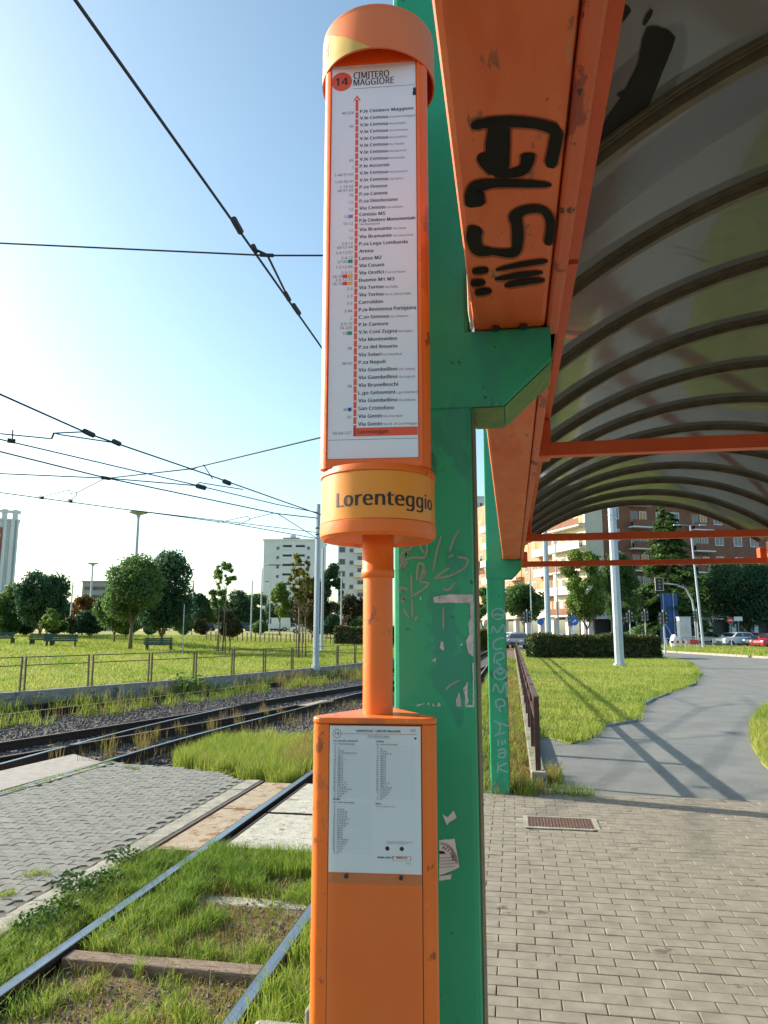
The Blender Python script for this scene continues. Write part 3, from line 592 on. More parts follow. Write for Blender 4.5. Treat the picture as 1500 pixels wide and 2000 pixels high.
# pole, collar, drum
zd0, zd1 = zc(1043, .122), zc(899, .129); zb0, zb1 = zc(1010, .128), zc(918, .128)
o = MB().lathe([(.0325, ztop-.002), (.0325, zd0+.02)], 32).build('pole', M['orange'], sg, smooth=True)
zr = zc(1127, .035); zr2 = zc(1110, .035)
MB().lathe([(.0326, zr), (.0365, zr+.001), (.0365, zr2), (.035, zr2+.001), (.035, zd0+.01)], 32).build('collar', M['orange'], sg, smooth=True)
o = MB().lathe([(.03, zd0+.012), (.112, zd0+.006), (.121, zd0-.001), (.1285, zd0+.006), (.1295, zd0+.014), (.1295, zb0-.003), (.1262, zb0-.001), (.1262, zb1+.001), (.1295, zb1+.003), (.1295, zd1-.012), (.126, zd1-.003), (.1, zd1), (0, zd1)], 64).build('name_drum', M['orange'], sg, fix=True); smooth_angle(o, .5)
r_ = .1272; o = MB().lathe([(r_, zb0), (r_, zb1)], 64).build('name_band', M['yellow'], sg, smooth=True)
cyl = lambda rr: (lambda s, z: (rr*math.sin(s/rr), -rr*math.cos(s/rr), z))
mb = MB(); zbase = zc(987, .12); caph = zc(959, .12)-zbase
text(mb, 'Lorenteggio', cyl(r_+.0006), -.0835, zbase, caph/.72, .02, 'l', .244); mb.build('stop_name', M['black_ink'], sg)
# upper three-sided housing
tu, iu = tri(.279, .024); zu0 = zc(912, iu); zu1 = zc(4, .138)-.01
o = MB().prism(tu, zu0, zu1).build('poster_housing', M['orange'], sg, fix=True); smooth_angle(o)
pu0, pu1 = face_uv(641, 800, iu)[0], face_uv(816.5, 800, iu)[0]; pv1, pv0 = face_uv(730, 126, iu)[1], face_uv(730, 895, iu)[1]
MB().box(pu0-.0025, pu1+.0025, -iu-.0006, -iu+.001, pv0-.0025, pv1+.0025).build('poster_gap', M['tie'], sg)
fl, frt = -.1045, .1045
mb = MB(); mb.box(fl, pu0-.0025, -iu-.005, -iu, zu0, zu1); mb.box(pu1+.0025, frt, -iu-.005, -iu, zu0, zu1); mb.box(pu0-.0025, pu1+.0025, -iu-.0045, -iu, zu0, pv0-.002); mb.box(pu0-.0025, pu1+.0025, -iu-.0045, -iu, pv1+.002, zu1-.02)
mb.build('poster_frame', M['orange'], sg, bev=.0015)
pap = MB().box(pu0, pu1, -iu-.0018, -iu-.0008, pv0, pv1).build('route_poster', M['paper'], sg)
yf2 = -iu-.0022; fp = lambda u, v: (u, yf2, v); PW = pu1-pu0
U = lambda px, py: face_uv(px, py, iu)
mi, mg, mr, mt_ = MB(), MB(), MB(), MB()
a = U(668, 161); rad = (U(688, 161)[0]-U(648, 161)[0])/2
mr.add([(a[0]+rad*math.cos(q), yf2, a[1]+rad*math.sin(q)) for q in [2*math.pi*i/40 for i in range(40)]], [tuple(range(40))])
text(mi, '14', lambda u, v: (u, yf2-.0004, v), a[0], a[1]-.0098, .0272, .02, 'c')
for s, px, py, pt in (('CIMITERO', 691, 155.5, 143), ('MAGGIORE', 691, 169, 156.5)):
    q = U(px, py); w_ = U(760 if s[0] == 'C' else 769, py)[0]-q[0]; text(mi, s, fp, q[0], q[1], (U(px, pt)[1]-q[1])/.73, .012, 'l', w_)
q = U(690, 173); rect(mg, fp, q[0], pu1-.002, q[1]-.003, q[1]-.0022)
q = U(806, 178); rect(mi, fp, q[0], q[0]+.008, q[1]-.012, q[1]-.002); rect(mi, fp, q[0], q[0]+.008, q[1]+.004, q[1]+.005); rect(mi, fp, q[0]+.001, q[0]+.007, q[1]-.0015, q[1]+.0045); rect(mi, fp, q[0]+.002, q[0]+.006, q[1]+.005, q[1]+.008)
STOPS = [('P.le Cimitero Maggiore', '', '40-528'), ('V.le Certosa', '(Cimitero Maggiore)', ''), ('V.le Certosa', 'Via Giorgini', '40'), ('V.le Certosa', 'Via Cormano', ''), ('V.le Certosa', 'Via Gradisca', ''), ('V.le Certosa', 'Via Tibullo', ''), ('V.le Certosa', 'Via Giannini', ''), ('V.le Certosa', 'Via Casella', '69'), ('P.le Accursio', '', '1'), ('V.le Certosa', 'Via Grosotto', '1-48-57-69'), ('V.le Certosa', 'V.le Serra', '1-69-90-91'), ('P.za Firenze', '', '1-19-43|48-57-69'), ('P.za Caneva', '', '78'), ('P.za Diocleziano', '', '12'), ('Via Cenisio', 'Via Induno', '12'), ('Cenisio M5', '', '12 m5'), ('P.le Cimitero Monumentale', '|Via Bramante', '10-12'), ('Via Bramante', 'Via Sarpi', '12'), ('Via Bramante', 'Via Giannone', '12'), ('P.za Lega Lombarda', '', '2-4-12|43-57-94'), ('Arena', '', '2-4-12-57'), ('Lanza M2', '', '2-4-12|57-85 m2'), ('Via Cusani', '', '1-2-12-85'), ('Via Orefici', 'P.za Cordusio', '2-3-12|16-19 m1 m3'), ('Duomo M1 M3', '', '2-3-12-15|16-19 m1 m3'), ('Via Torino', 'Via Palla', '2-3'), ('Via Torino', 'Via S. Maria Valle', '2-3'), ('Carrobbio', '', '2-3'), ('P.za Resistenza Partigiana', '', '2-94'), ('C.so Genova', 'Via Ariberto', '2'), ('P.le Cantore', '', '2-9-10|74-325'), ('V.le Coni Zugna', 'Via Solari', '10 m2'), ('Via Montevideo', '', ''), ('P.za del Rosario', '', '68'), ('Via Solari', 'Via Stendhal', ''), ('P.za Napoli', '', '90-91'), ('Via Giambellino', 'Via Tolstoj', ''), ('Via Giambellino', 'Via Vignoli', ''), ('Via Brunelleschi', '', '98'), ('L.go Gelsomini', 'L.go Giambellino', ''), ('Via Giambellino', 'Via Odazio', ''), ('San Cristoforo', '', '49 s'), ('Via Gonin', 'Via Giordani', '47'), ('Via Gonin', 'Via M. di Lorenteggio', ''), ('Lorenteggio', '', '50-64-327')]
prep_text([(s[0], .021) for s in STOPS]+[(s[1].strip('|'), .006) for s in STOPS if s[1]]+[(k, .008) for s in STOPS for k in s[2].replace('|', ' ').split()])
un, uq, ulx = U(702, 500)[0], U(689, 500)[0], U(695.5, 500)[0]; va, vz = U(702, 222)[1], U(700, 847.5)[1]; dv = (va-vz)/44
badges = {}
for i, (nm, sub, num) in enumerate(STOPS):
    v = va-dv*i; vv = v+(.0045 if sub.startswith('|') else 0)+(.002 if nm == 'Cenisio M5' else 0); last = i == 44
    prep_text([(nm, .021), ('H', 0)]); wn = (_T[(nm, .021)][3]-_T[(nm, .021)][2])*.0108*.72/max(q[1] for q in _T[('H', 0)][0])
    w_ = text(mi if not last else mt_, nm, (lambda u, v: (u, yf2-.0004, v)) if last else fp, un, vv, .0108, .021, 'l', min(wn*1.03, pu1-un-.003))
    if w_ > pu1-un: pass
    if sub: text(mg, sub.strip('|'), fp, un+(w_+.003 if sub[0] != '|' else 0), vv if sub[0] != '|' else v-.0035, .0072, .006, 'l')
    ls = num.split('|') if num else []
    for j, L in enumerate(ls):
        y = v+(.0035 if len(ls) == 2 and j == 0 else -.0058 if j == 1 else -.001); u = uq
        for tok in L.split()[::-1]:
            if tok in ('m1', 'm2', 'm3', 'm5', 's'):
                b = badges.setdefault(tok, MB()); wd = .0105 if tok != 's' else .0075; rect(b, fp, u-wd, u, y-.0008, y+.0075); u -= wd+.0012
                if tok != 's': text(mr, tok.upper(), lambda a, b: (a, yf2-.0003, b), u+.0012+wd/2, y+.0005, .0062, .02, 'c') if False else None
            else: text(mg, tok, fp, u, y, .0088, .008, 'r')
for k, b in badges.items(): b.build('metro_badge', M[k], pap)
vs0, vs1 = vz-.006, U(695, 190)[1]; hw = .0033
rect(mr, fp, ulx-hw, ulx+hw, vs0, vs1-.008); mr.add([fp(ulx-hw*2.3, vs1-.013), fp(ulx-hw*2.3, vs1-.008), fp(ulx, vs1+.003), fp(ulx+hw*2.3, vs1-.008), fp(ulx+hw*2.3, vs1-.013), fp(ulx, vs1-.003)], [(0, 5, 2, 1), (5, 4, 3, 2)])
rect(mr, fp, ulx-hw, pu1-.001, vz-.006, vz+.013); rect(mg, fp, pu0+.002, pu1-.002, vz-.0135, vz-.0127)
tick = MB()
for i in range(44):
    v = va-dv*i+.003; rect(tick, lambda u, v: (u, yf2-.0003, v), ulx-hw, ulx+hw, v-.0012, v+.0012)
mi.build('stop_names', M['ink'], pap, kind='stuff'); mg.build('small_print', M['grey_ink'], pap); mr.build('route_line', M['red_ink'], pap); tick.build('stop_ticks', M['paper'], pap); mt_.build('terminus_name', mat('dark_red_ink', L_(.12, .01, .02), rough=.5), pap)
# cap
zk0, zk1 = zc(92, .138), zc(4, .138); zs = zk1-.012
o = MB().lathe([(.134, zk0), (.138, zk0), (.138, zs), (.1375, zs+.001), (.138, zs+.002), (.1375, zk1-.003), (.134, zk1), (0, zk1+.002)], 72).build('cap', M['orange_cap'], sg, fix=True); smooth_angle(o, .5)
MB().lathe([(.1338, zk0+.0005), (.1338, zk1-.006), (0, zk1-.006)], 72).build('cap_lining', M['tie'], sg, smooth=True)
rr = .1385; pts = []; deg = math.radians; N_ = 28
for i in range(N_+1):
    an = deg(-120)+(deg(-2)-deg(-120))*i/N_; f = i/N_
    top = zk0+.0012+(zs-.008-zk0)*(1 if an < deg(-58) else max(0, 1-(an-deg(-58))/deg(56)))
    pts.append((an, top+random.uniform(-.0015, .0015)*(f < .99)))
MB().add([(rr*math.sin(a), -rr*math.cos(a), z) for a, t_ in pts for z in (zk0+.0008, t_)], [(2*i, 2*i+2, 2*i+3, 2*i+1) for i in range(N_)]).build('old_yellow_film', M['yellow_old'], sg, smooth=True)
mb = MB(); cf = cyl(rr+.0006); zq = zk0+.022
for s_, an in (('1', -78), ('4', -58)):
    s0 = rr*deg(an)
    for L_s, w_s in (([(-.018, 0), (.018, 0)], .0014), ([(-.018, .058), (.018, .058)], .0014), ([(-.018, 0), (-.018, .058)], .0014), ([(.018, 0), (.018, .058)], .0014)): ribbon(mb, [(s0+x, zq+z) for x, z in L_s], w_s, cf, False)
    for L_s in ([[(.006, .009), (.006, .049)], [(.006, .049), (-.011, .021)], [(-.011, .021), (.012, .021)]] if s_ == '4' else [[(.002, .009), (.002, .049)], [(.002, .049), (-.007, .042)]]): ribbon(mb, [(s0+x, zq+z) for x, z in L_s], .0055, cf, False)
mb.build('cap_numerals', M['grey_ink'], sg)
# ================================================================ SHELTER
sh = thing('tram_shelter', 'tram shelter of green columns, orange beams and smoked barrel vault roof', 'shelter', (-.19, 1.92, 0)); SHO = Vector((-.19, 1.92, 0))
def wp_(o): o.matrix_parent_inverse = Matrix.Translation(-SHO); return o
V0 = (.0, .0)
def column(xa, xb, y0, tipx, h=4.6):
    c = wp_(MB().box(xa, xb, y0, y0+.2, -.02, h).build('column', M['green'], sh, bev=.014))
    wp_(MB().box(xb+.001, xb+.004, y0+.016, y0+.184, -.02, 2.26).build('column_grime', M['grime'], sh))
    zb, zt = 2.268, 2.474; ch = .115
    pr = [(xa-.004, zb), (xb+.085, zb), (tipx, zb+ch), (tipx, zt), (xa-.004, zt)]
    mb = MB(); n = len(pr); mb.add([(x, y0-.006, z) for x, z in pr]+[(x, y0+.206, z) for x, z in pr], [tuple(range(n)), tuple(range(n, 2*n))[::-1]]+[(i, n+i, n+(i+1) % n, (i+1) % n) for i in range(n)])
    wp_(mb.build('bracket', M['green'], sh, bev=.006, fix=True))
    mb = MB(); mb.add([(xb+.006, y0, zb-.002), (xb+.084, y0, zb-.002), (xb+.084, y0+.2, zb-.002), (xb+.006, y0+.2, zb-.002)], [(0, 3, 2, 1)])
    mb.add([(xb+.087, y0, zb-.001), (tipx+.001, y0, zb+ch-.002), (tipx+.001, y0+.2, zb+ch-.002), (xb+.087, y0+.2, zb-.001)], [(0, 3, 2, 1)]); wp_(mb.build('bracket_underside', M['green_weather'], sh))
    return c
c1 = column(-.292, -.089, 1.82, .119); c2 = column(-.266, -.068, 8.15, .121)
for (ya, yb) in ((-2.2, 1.835), (1.862, 8.34)):
    wp_(MB().box(-.078, .108, ya, yb, 2.478, 2.66).build('beam', M['beam'], sh, bev=.013))
    wp_(MB().box(.1095, .142, ya, yb if yb > 3 else 2.2, 2.474, 2.56).build('beam_lip', M['beam_lip'], sh, bev=.008))
    wp_(MB().box(.0, .2, ya, yb, 2.662, 2.71).build('gutter', M['tie'], sh))
    wp_(MB().box(2.74, 2.96, ya, yb+.1, 2.478, 2.66).build('beam', M['beam'], sh, bev=.013))
for x in (-.02, .05): wp_(MB().lathe([(.011, 2.474), (.011, 2.466), (0, 2.466)], 6, (x, 1.8)).build('bolt', M['darkmetal'], sh))
wp_(MB().tube([(-.084, 1.7, 2.64), (-.084, 1.75, 2.5), (-.08, 1.79, 2.47)], .004, 6).build('cable_clip', M['cream'], sh))
VX, VR, VZ = 1.45, 2.08, 1.09
def varc(x): return VZ+math.sqrt(VR*VR-(x-VX)**2)
AN = [math.radians(-39.2)+math.radians(78.4)*i/28 for i in range(29)]
def arcband(y0, y1, r0, r1):
    mb = MB(); vs = [(VX+r*math.sin(a), y, VZ+r*math.cos(a)) for a in AN for y, r in ((y0, r0), (y1, r0), (y1, r1), (y0, r1))]
    return mb.add(vs, [(4*i+j, 4*i+(j+1) % 4, 4*i+4+(j+1) % 4, 4*i+4+j) for i in range(28) for j in range(4)]+[(3, 2, 1, 0), (112, 113, 114, 115)])
RY = [-1.7+.65*k for k in range(17)]
pms = arcband(.022, .628, VR, VR+.004).mesh('roof_panel', M['panel'], True); mb = arcband(-.04, .04, VR-.01, VR); 
for a_ in (arcband(-.016, .016, VR-.034, VR-.009), arcband(-.032, -.026, VR-.016, VR-.009), arcband(.026, .032, VR-.016, VR-.009), arcband(-.035, .035, VR+.005, VR+.02)): mb.add(a_.v, a_.f)
smooth_mesh(pms); rms = mb.mesh('rib', M['rib']); smooth_mesh(rms); lipm = arcband(.0405, .044, VR-.011, VR-.003).mesh('rib_edge', M['rust_lip'])
for y in RY:
    o = wp_(link('rib', rms, sh)); o.location = (0, y, 0); e = link('rib_edge', lipm, o); smooth_angle
    if y < RY[-1]-.01: o = wp_(link('roof_panel', pms, sh)); o.location = (0, y, 0)
for y, z in ((3.32, 2.49), (6.62, 2.5), (8.55, 2.435)):
    mb = MB(); mb.box(.11, 2.76, y-.028, y+.028, z-.006, z); mb.box(.11, 2.76, y-.028, y-.022, z-.005, z+.055); wp_(mb.build('tie_bar', M['tie'], sh, bev=.002))
    wp_(MB().box(.121, .2, y-.024, y+.09, z-.01, z+.17).build('gusset', M['tie'], sh, bev=.012)); wp_(MB().box(2.7, 2.78, y-.024, y+.09, z-.01, z+.17).build('gusset', M['tie'], sh, bev=.012))
    for x in (.17, .21, 1.2, 1.24, 2.3, 2.34): wp_(MB().lathe([(.009, 0), (.009, .005), (0, .005)], 8).build('bolt', M['darkmetal'], sh)).matrix_local = Matrix.Translation((x, y-.029, z+.028))@Matrix.Rotation(math.pi/2, 4, 'X')
# black graffiti on the beam underside
def gr(X0, Y0, k): return lambda L: [(X0+x/k, Y0+y/k) for x, y in L]
bzk = [2.4772]; mbo = MB(); bzi = 0
def bz(x, y): return G(x, y, bzk[0])
T = gr(880, 200, 4.76); mb = MB()
for L, w in (([(190, 225), (350, 190), (560, 180), (800, 200), (1010, 260)], [14, 20, 22, 20, 24]), ([(1000, 240), (965, 430), (925, 610)], [26, 25, 24]), ([(460, 190), (440, 400), (440, 660)], [40, 48, 44]), ([(270, 480), (330, 560), (420, 660)], [18, 26, 22]), ([(400, 660), (540, 665), (670, 630), (715, 540), (716, 470)], [18, 17, 20, 26, 30]),
             ([(940, 770), (700, 758), (400, 755), (250, 790), (225, 860), (235, 975)], [8, 14, 16, 26, 38, 40]), ([(240, 1150), (215, 1260), (260, 1370), (400, 1390), (590, 1395), (625, 1260), (615, 1120), (600, 1060), (700, 1000), (850, 1000), (925, 1090), (925, 1200), (905, 1330)], [30, 30, 24, 12, 18, 22, 22, 22, 16, 14, 18, 16, 18]),
             ([(420, 1560), (660, 1510), (905, 1475)], [5, 10, 8]), ([(410, 1648), (640, 1610), (860, 1580)], [5, 12, 6]), ([(500, 1708), (690, 1670), (880, 1652)], [9, 12, 7]), ([(200, 1575), (275, 1568), (355, 1558)], [8, 13, 8]), ([(185, 1685), (255, 1680), (325, 1672)], [10, 14, 8]), ([(225, 1775), (300, 1762), (385, 1752)], [9, 14, 7])):
    bzk[0] = 2.4775; ribbon(mbo, T(L), [q*1.0+9 for q in w], bz); bzk[0] = 2.477-.00012*bzi; bzi += 1; ribbon(mb, T(L), w, bz)
wp_(mb.build('beam_graffiti', M['spray'], sh)); wp_(mbo.build('graffiti_overspray', M['overspray'], sh))
def vaultpt(x, y, R=VR-.003):
    d = ray(x, y); a = d.x**2+d.z**2; ox, oz = -VX, EYE-VZ; b = ox*d.x+oz*d.z; k = ox*ox+oz*oz-R*R; t_ = (-b+math.sqrt(b*b-a*k))/a; return EYEP+d*t_
mb = MB(); T = gr(1000, 0, 3)
ribbon(mb, T([(885, 165), (850, 260), (810, 400), (720, 600), (640, 730), (560, 830), (500, 925)]), [58, 62, 50, 55, 60, 50, 16], vaultpt); ribbon(mb, T([(660, 20), (620, 90), (575, 190)]), [40, 34, 8], vaultpt); ribbon(mb, T([(820, 55), (770, 150)]), [12, 8], vaultpt); ribbon(mb, T([(620, 560), (720, 540)]), [10, 20], vaultpt); ribbon(mb, T([(555, 625), (500, 690)]), [6, 14], vaultpt)
wp_(mb.build('roof_graffiti', M['spray'], sh))
# marks, torn paper and stickers on the first column
cf1 = lambda x, y: atY(x, y, 1.8188); T = gr(760, 1030, 5); mb = MB()
for L in ([(95, 310), (150, 225), (190, 235), (150, 280)], [(100, 330), (200, 220), (260, 110), (250, 60)], [(110, 325), (240, 295), (345, 290), (370, 200), (365, 70)], [(290, 80), (310, 200), (345, 250)], [(95, 410), (130, 340), (160, 330), (130, 410), (185, 330)], [(270, 520), (285, 360), (340, 380), (300, 520), (365, 410), (330, 500)], [(215, 450), (220, 680)], [(200, 690), (385, 560), (300, 530)], [(110, 640), (105, 590), (190, 605)], [(120, 730), (150, 680), (130, 740)], [(140, 790), (190, 880)], [(225, 700), (230, 880)], [(430, 430), (460, 260), (510, 80)], [(580, 290), (630, 270)], [(590, 240), (630, 120), (690, 20)], [(665, 290), (760, 310), (740, 390), (600, 470), (440, 500)], [(440, 495), (520, 440), (590, 395)], [(525, 600), (580, 610), (650, 530)], [(245, 910), (285, 870)], [(530, 780), (530, 1000)], [(550, 1590), (600, 1540), (690, 1490)]):
    ribbon(mb, T(L), 4.2, cf1)
wp_(mb.build('scratches', M['scratch'], sh, kind='stuff'))
mb = MB()
def ply(L, tt=T, jag=1.2):
    P = tt(L); q = []
    for i in range(len(P)):
        a, b = P[i], P[(i+1) % len(P)]; n = max(1, int(math.hypot(b[0]-a[0], b[1]-a[1])/4))
        for k in range(n): q.append((a[0]+(b[0]-a[0])*k/n+random.uniform(-jag, jag)*.5, a[1]+(b[1]-a[1])*k/n+random.uniform(-jag, jag)*.5))
    mb.add([cf1(*p) for p in q], [tuple(range(len(q)))[::-1]])
for L in ([(430, 680), (600, 655), (820, 655), (822, 740), (600, 735), (440, 738)], [(785, 735), (825, 735), (825, 1268), (775, 1235), (750, 1110), (785, 1040), (775, 930), (795, 880)], [(815, 1320), (828, 1320), (832, 1758), (740, 1755), (770, 1735), (818, 1735)], [(490, 1180), (510, 1110), (530, 1120), (535, 1200)], [(410, 1300), (460, 1275), (455, 1315)], [(650, 1680), (685, 1610), (700, 1680), (705, 1755), (660, 1750)], [(720, 1580), (770, 1510), (765, 1640), (775, 1700), (745, 1750), (740, 1640)], [(465, 1750), (480, 1710), (500, 1725), (500, 1752)], [(420, 1745), (430, 1715), (445, 1745)], [(690, 1150), (715, 1125), (720, 1160)], [(260, 1740), (340, 1715), (350, 1725), (280, 1745)], [(370, 1730), (385, 1700), (400, 1735)], [(300, 700), (310, 670), (315, 705)]):
    mb = MB(); ply(L); wp_(mb.build('torn_paper', M['torn'], sh))
mb = MB(); I = lambda L: L
for L in ([(858, 1641), (888, 1638), (897, 1694), (880, 1702), (858, 1710)], [(864, 1590), (874, 1596), (886, 1584), (892, 1597), (878, 1606), (873, 1612)], [(858, 1711), (882, 1708), (881, 1717), (858, 1720)]):
    mb = MB(); ply(L, I, .8); wp_(mb.build('sticker', M['sticker'], sh))
mb = MB()
cf2 = lambda x, y: atY(x, y, 1.818); rx, ry, cx_, cy_ = 33, 42, 860, 1688
for r in (1, .93): ribbon(mb, [(cx_+rx*r*math.sin(a), cy_-ry*r*math.cos(a)) for a in [math.radians(q) for q in range(0, 90, 8)]], 1.1, cf2, False)
for i, ch in enumerate('AZIONE'):
    a = math.radians(8+i*13); bx, by = cx_+rx*.72*math.sin(a), cy_-ry*.72*math.cos(a); ca, sa = math.cos(a), math.sin(a)
    text(mb, ch, lambda u, v: cf2(bx+u*ca+v*sa, by+u*sa-v*ca), 0, 0, 8.5, .02)
mb.add([cf2(*p) for p in ((858, 1662), (866, 1662), (871, 1668), (858, 1668))], [(0, 1, 2, 3)])
for i in range(4): ribbon(mb, [(859, 1676+i*6), (878, 1675+i*6), (888, 1674+i*6)], .7, cf2, False)
wp_(mb.build('sticker_print', M['black_ink'], sh))
# pale letters down the second column
cg = lambda x, y: atY(x, y, 8.1485); T = gr(930, 1170, 5); mb = MB(); el = lambda cx, cy, rx, ry, a0=0, a1=360: [(cx+rx*math.cos(math.radians(a)), cy+ry*math.sin(math.radians(a))) for a in range(a0, a1+1, 30)]
for L in (el(215, 145, 62, 52), [(155, 165), (200, 150), (275, 160)], [(160, 180), (200, 195)], [(155, 330), (165, 265), (210, 325), (265, 250), (290, 330)], [(275, 380), (210, 390), (165, 440), (190, 490), (255, 480)], [(175, 630), (185, 545), (250, 525), (268, 570), (200, 610), (240, 650)], el(235, 735, 62, 50), el(235, 700, 30, 30), [(165, 905), (190, 830), (240, 915), (290, 810), (300, 955)], [(205, 1060), (190, 1000), (250, 978), (285, 1030), (225, 1055), (240, 1100)], [(170, 1190), (240, 1215), (320, 1245)], [(195, 1195), (235, 1240), (220, 1310), (180, 1335)], [(225, 1320), (290, 1300)], [(218, 1375), (216, 1432)], [(252, 1380), (256, 1425)], [(280, 1372), (286, 1412)], [(210, 1480), (270, 1465), (285, 1500), (235, 1505), (215, 1540), (270, 1545), (290, 1505)], [(215, 1600), (210, 1695)], [(300, 1600), (220, 1650), (310, 1690)]):
    ribbon(mb, T(L), 3.4, cg, False)
wp_(mb.build('column_graffiti', M['chalk'], sh))
# ================================================================ OVERHEAD WIRES
def wz(px, py, z=5.15): return G(px, py, z)
def wire(label, segs, r=.009, group='overhead tram wires', clamps=(), hang=()):
    t = thing('overhead_wire', label, 'overhead wire', (0, 0, 0), group=group); mb = MB()
    for s in segs: mb.tube(s, r, 6)
    mb.build('wire', M['wire'], t)
    for p, q, rr_ in clamps: MB().tube([p, q], rr_, 8).build('insulator', M['wire'], t)
    for L in hang: MB().tube(L, .012, 6).build('hanger', M['wire'], t)
    return t
x1 = -2.26; cw = lambda px, py: atX(px, py, x1)
wire('thick near contact wire crossing the open sky diagonally', [[Vector((x1, -20, 5.08)), cw(147, 0), cw(460, 440), cw(622, 670), Vector((x1, 60, 5.25))]], .012,
     clamps=[(cw(456, 428), cw(470, 453), .03), (cw(494, 480), cw(500, 492), .025), (cw(557, 572), cw(565, 586), .025), (cw(573, 596), cw(584, 612), .028)], hang=[[cw(500, 488), atY(522, 498, cw(500, 490).y), cw(562, 580)]])
yc = cw(500, 490).y
wire('level span wire crossing behind the orange stop post', [[atY(-300, 462, yc), atY(0, 475, yc), atY(520, 499, yc), atY(627, 499, yc), atY(1500, 502, yc)]], .008, clamps=[(atY(508, 498, yc), atY(534, 499, yc), .018)])
K = 5.15
wire('contact wire of the middle track, topmost of the lower bundle', [[wz(-400, 600), wz(0, 770), wz(175, 848), wz(400, 925), wz(620, 1003), wz(700, 1030)]], .015, clamps=[(wz(165, 842), wz(182, 850), .05), (wz(222, 862), wz(233, 867), .05), (wz(438, 940), wz(448, 944), .06)])
wire('second contact wire of the lower bundle, through the zigzag hanger', [[wz(-300, 770), wz(0, 858), wz(385, 948), wz(540, 985), wz(620, 1001)]], .013, clamps=[(wz(14, 860), wz(30, 862), .045), (wz(385, 949), wz(400, 953), .06)],
     hang=[[wz(0, 847), wz(92, 856)], [wz(92, 857), wz(102, 856), wz(106, 846), wz(118, 849), wz(232, 866)], [wz(100, 857), wz(104, 846), wz(172, 843)], [wz(24, 862), wz(25, 840)], [wz(383, 950), wz(390, 942), wz(398, 944), wz(475, 956)], [wz(372, 918), wz(398, 908), wz(415, 935)]])
wire('thin wire descending from the left edge to the cross joint', [[wz(-300, 820), wz(0, 882), wz(205, 933), wz(540, 1003), wz(620, 1012)]], .016, clamps=[(wz(196, 932), wz(215, 935), .04)])
wire('level span wire across the lower bundle', [[wz(-300, 918), wz(0, 925), wz(210, 934), wz(390, 949)]], .014)
wire('span wire rising rightwards to behind the post', [[wz(210, 934), wz(370, 916), wz(620, 856), wz(1000, 765)]], .014)
wire('lowest contact wire, sagging over the disc street lamp', [[wz(-300, 925), wz(0, 962), wz(230, 993), wz(450, 1022), wz(620, 1052)]], .014, clamps=[(wz(78, 971), wz(84, 972), .05), (wz(134, 978), wz(140, 979), .05)], hang=[[wz(78, 971), wz(135, 957), wz(140, 965), wz(148, 961), wz(150, 966), wz(138, 978)], [wz(148, 963), wz(203, 935)], [wz(424, 1021), wz(483, 1008), wz(488, 1015), wz(460, 1026)], [wz(488, 1013), wz(535, 1002)]])
wire('faint upper twin of the lowest contact wire', [[wz(230, 993), wz(440, 1018), wz(620, 1040)]], .012)
wire('short stay wire slanting down to the grey poles', [[wz(540, 1002), wz(620, 1052)]], .012)
# ================================================================ FAR BUILDINGS
def fastmesh(name, co, nper, mt, rnd):
    """co: (N,k,3) polygons of k corners each; rnd: one value per polygon"""
    N, k = co.shape[0], co.shape[1]; me = bpy.data.meshes.new(name)
    me.vertices.add(N*k); me.vertices.foreach_set('co', co.astype(np.float32).ravel())
    me.loops.add(N*k); me.loops.foreach_set('vertex_index', np.arange(N*k, dtype=np.int32))
    me.polygons.add(N); me.polygons.foreach_set('loop_start', np.arange(0, N*k, k, dtype=np.int32))
    me.update(calc_edges=True); a = me.attributes.new('rnd', 'FLOAT', 'FACE'); a.data.foreach_set('value', rnd.astype(np.float32))
    me.materials.append(mt); return me
winm = {}
def win_mesh(w, h, fr, pn, key):
    if key in winm: return winm[key]
    mb = MB().box(-w/2, w/2, -.04, .02, 0, h); f = mb.mesh('window', fr); mb = MB()
    mb.box(-w/2+.12, -.05, -.06, -.03, .12, h-.12); mb.box(.05, w/2-.12, -.06, -.03, .12, h-.12); winm[key] = (f, mb.mesh('pane', pn)); return winm[key]
def window(t, p, ang, w=1.3, h=1.5, fr='white2', pn='glass'):
    f, g = win_mesh(w, h, M[fr], M[pn], (w, h, fr, pn)); o = link('window', f, t); o.location = p; o.rotation_euler = (0, 0, ang); link('pane', g, o); return o
def fl(o, u, s, off=0, z=0):          # point on a facade: origin, along u, s metres, off outwards (u turned clockwise)
    return Vector((o.x+u.x*s+u.y*off, o.y+u.y*s-u.x*off, z))
def rot2(o): return o
HP = lambda px, D: Vector((*at(px, HOR, D)[:2], 0))
def zpx(py, D): return at(750, py, D).z
# --- brown corner building
cor = HP(1152, 100); dLv = ray(300, HOR); dL = Vector((dLv.x, dLv.y, 0)).normalized(); dR = Vector((dL.y, -dL.x, 0))
t = thing('apartment_building', 'brown brick apartment block with rounded white balconies at the crossroads', 'building', (0, 0, 0))
aL, aR = math.atan2(-dL.y, -dL.x), math.atan2(dR.y, dR.x); HB = 27.5
MB().prism([tuple(fl(cor, dR, 2.8, .0)[:2]), tuple(fl(cor, dR, 75, 0)[:2]), tuple(fl(cor, dR, 75, -14)[:2]), tuple(fl(cor, dR, 2.8, -14)[:2])], 3.6, HB).build('wall', M['brownbrick'], t, fix=True)
MB().prism([tuple(cor[:2]), tuple(fl(cor, dR, 2.79, 0)[:2]), tuple((cor+dR*2.79+dL*9)[:2]), tuple((cor+dL*9)[:2])], 3.6, HB).build('wall', M['cream'], t, fix=True)
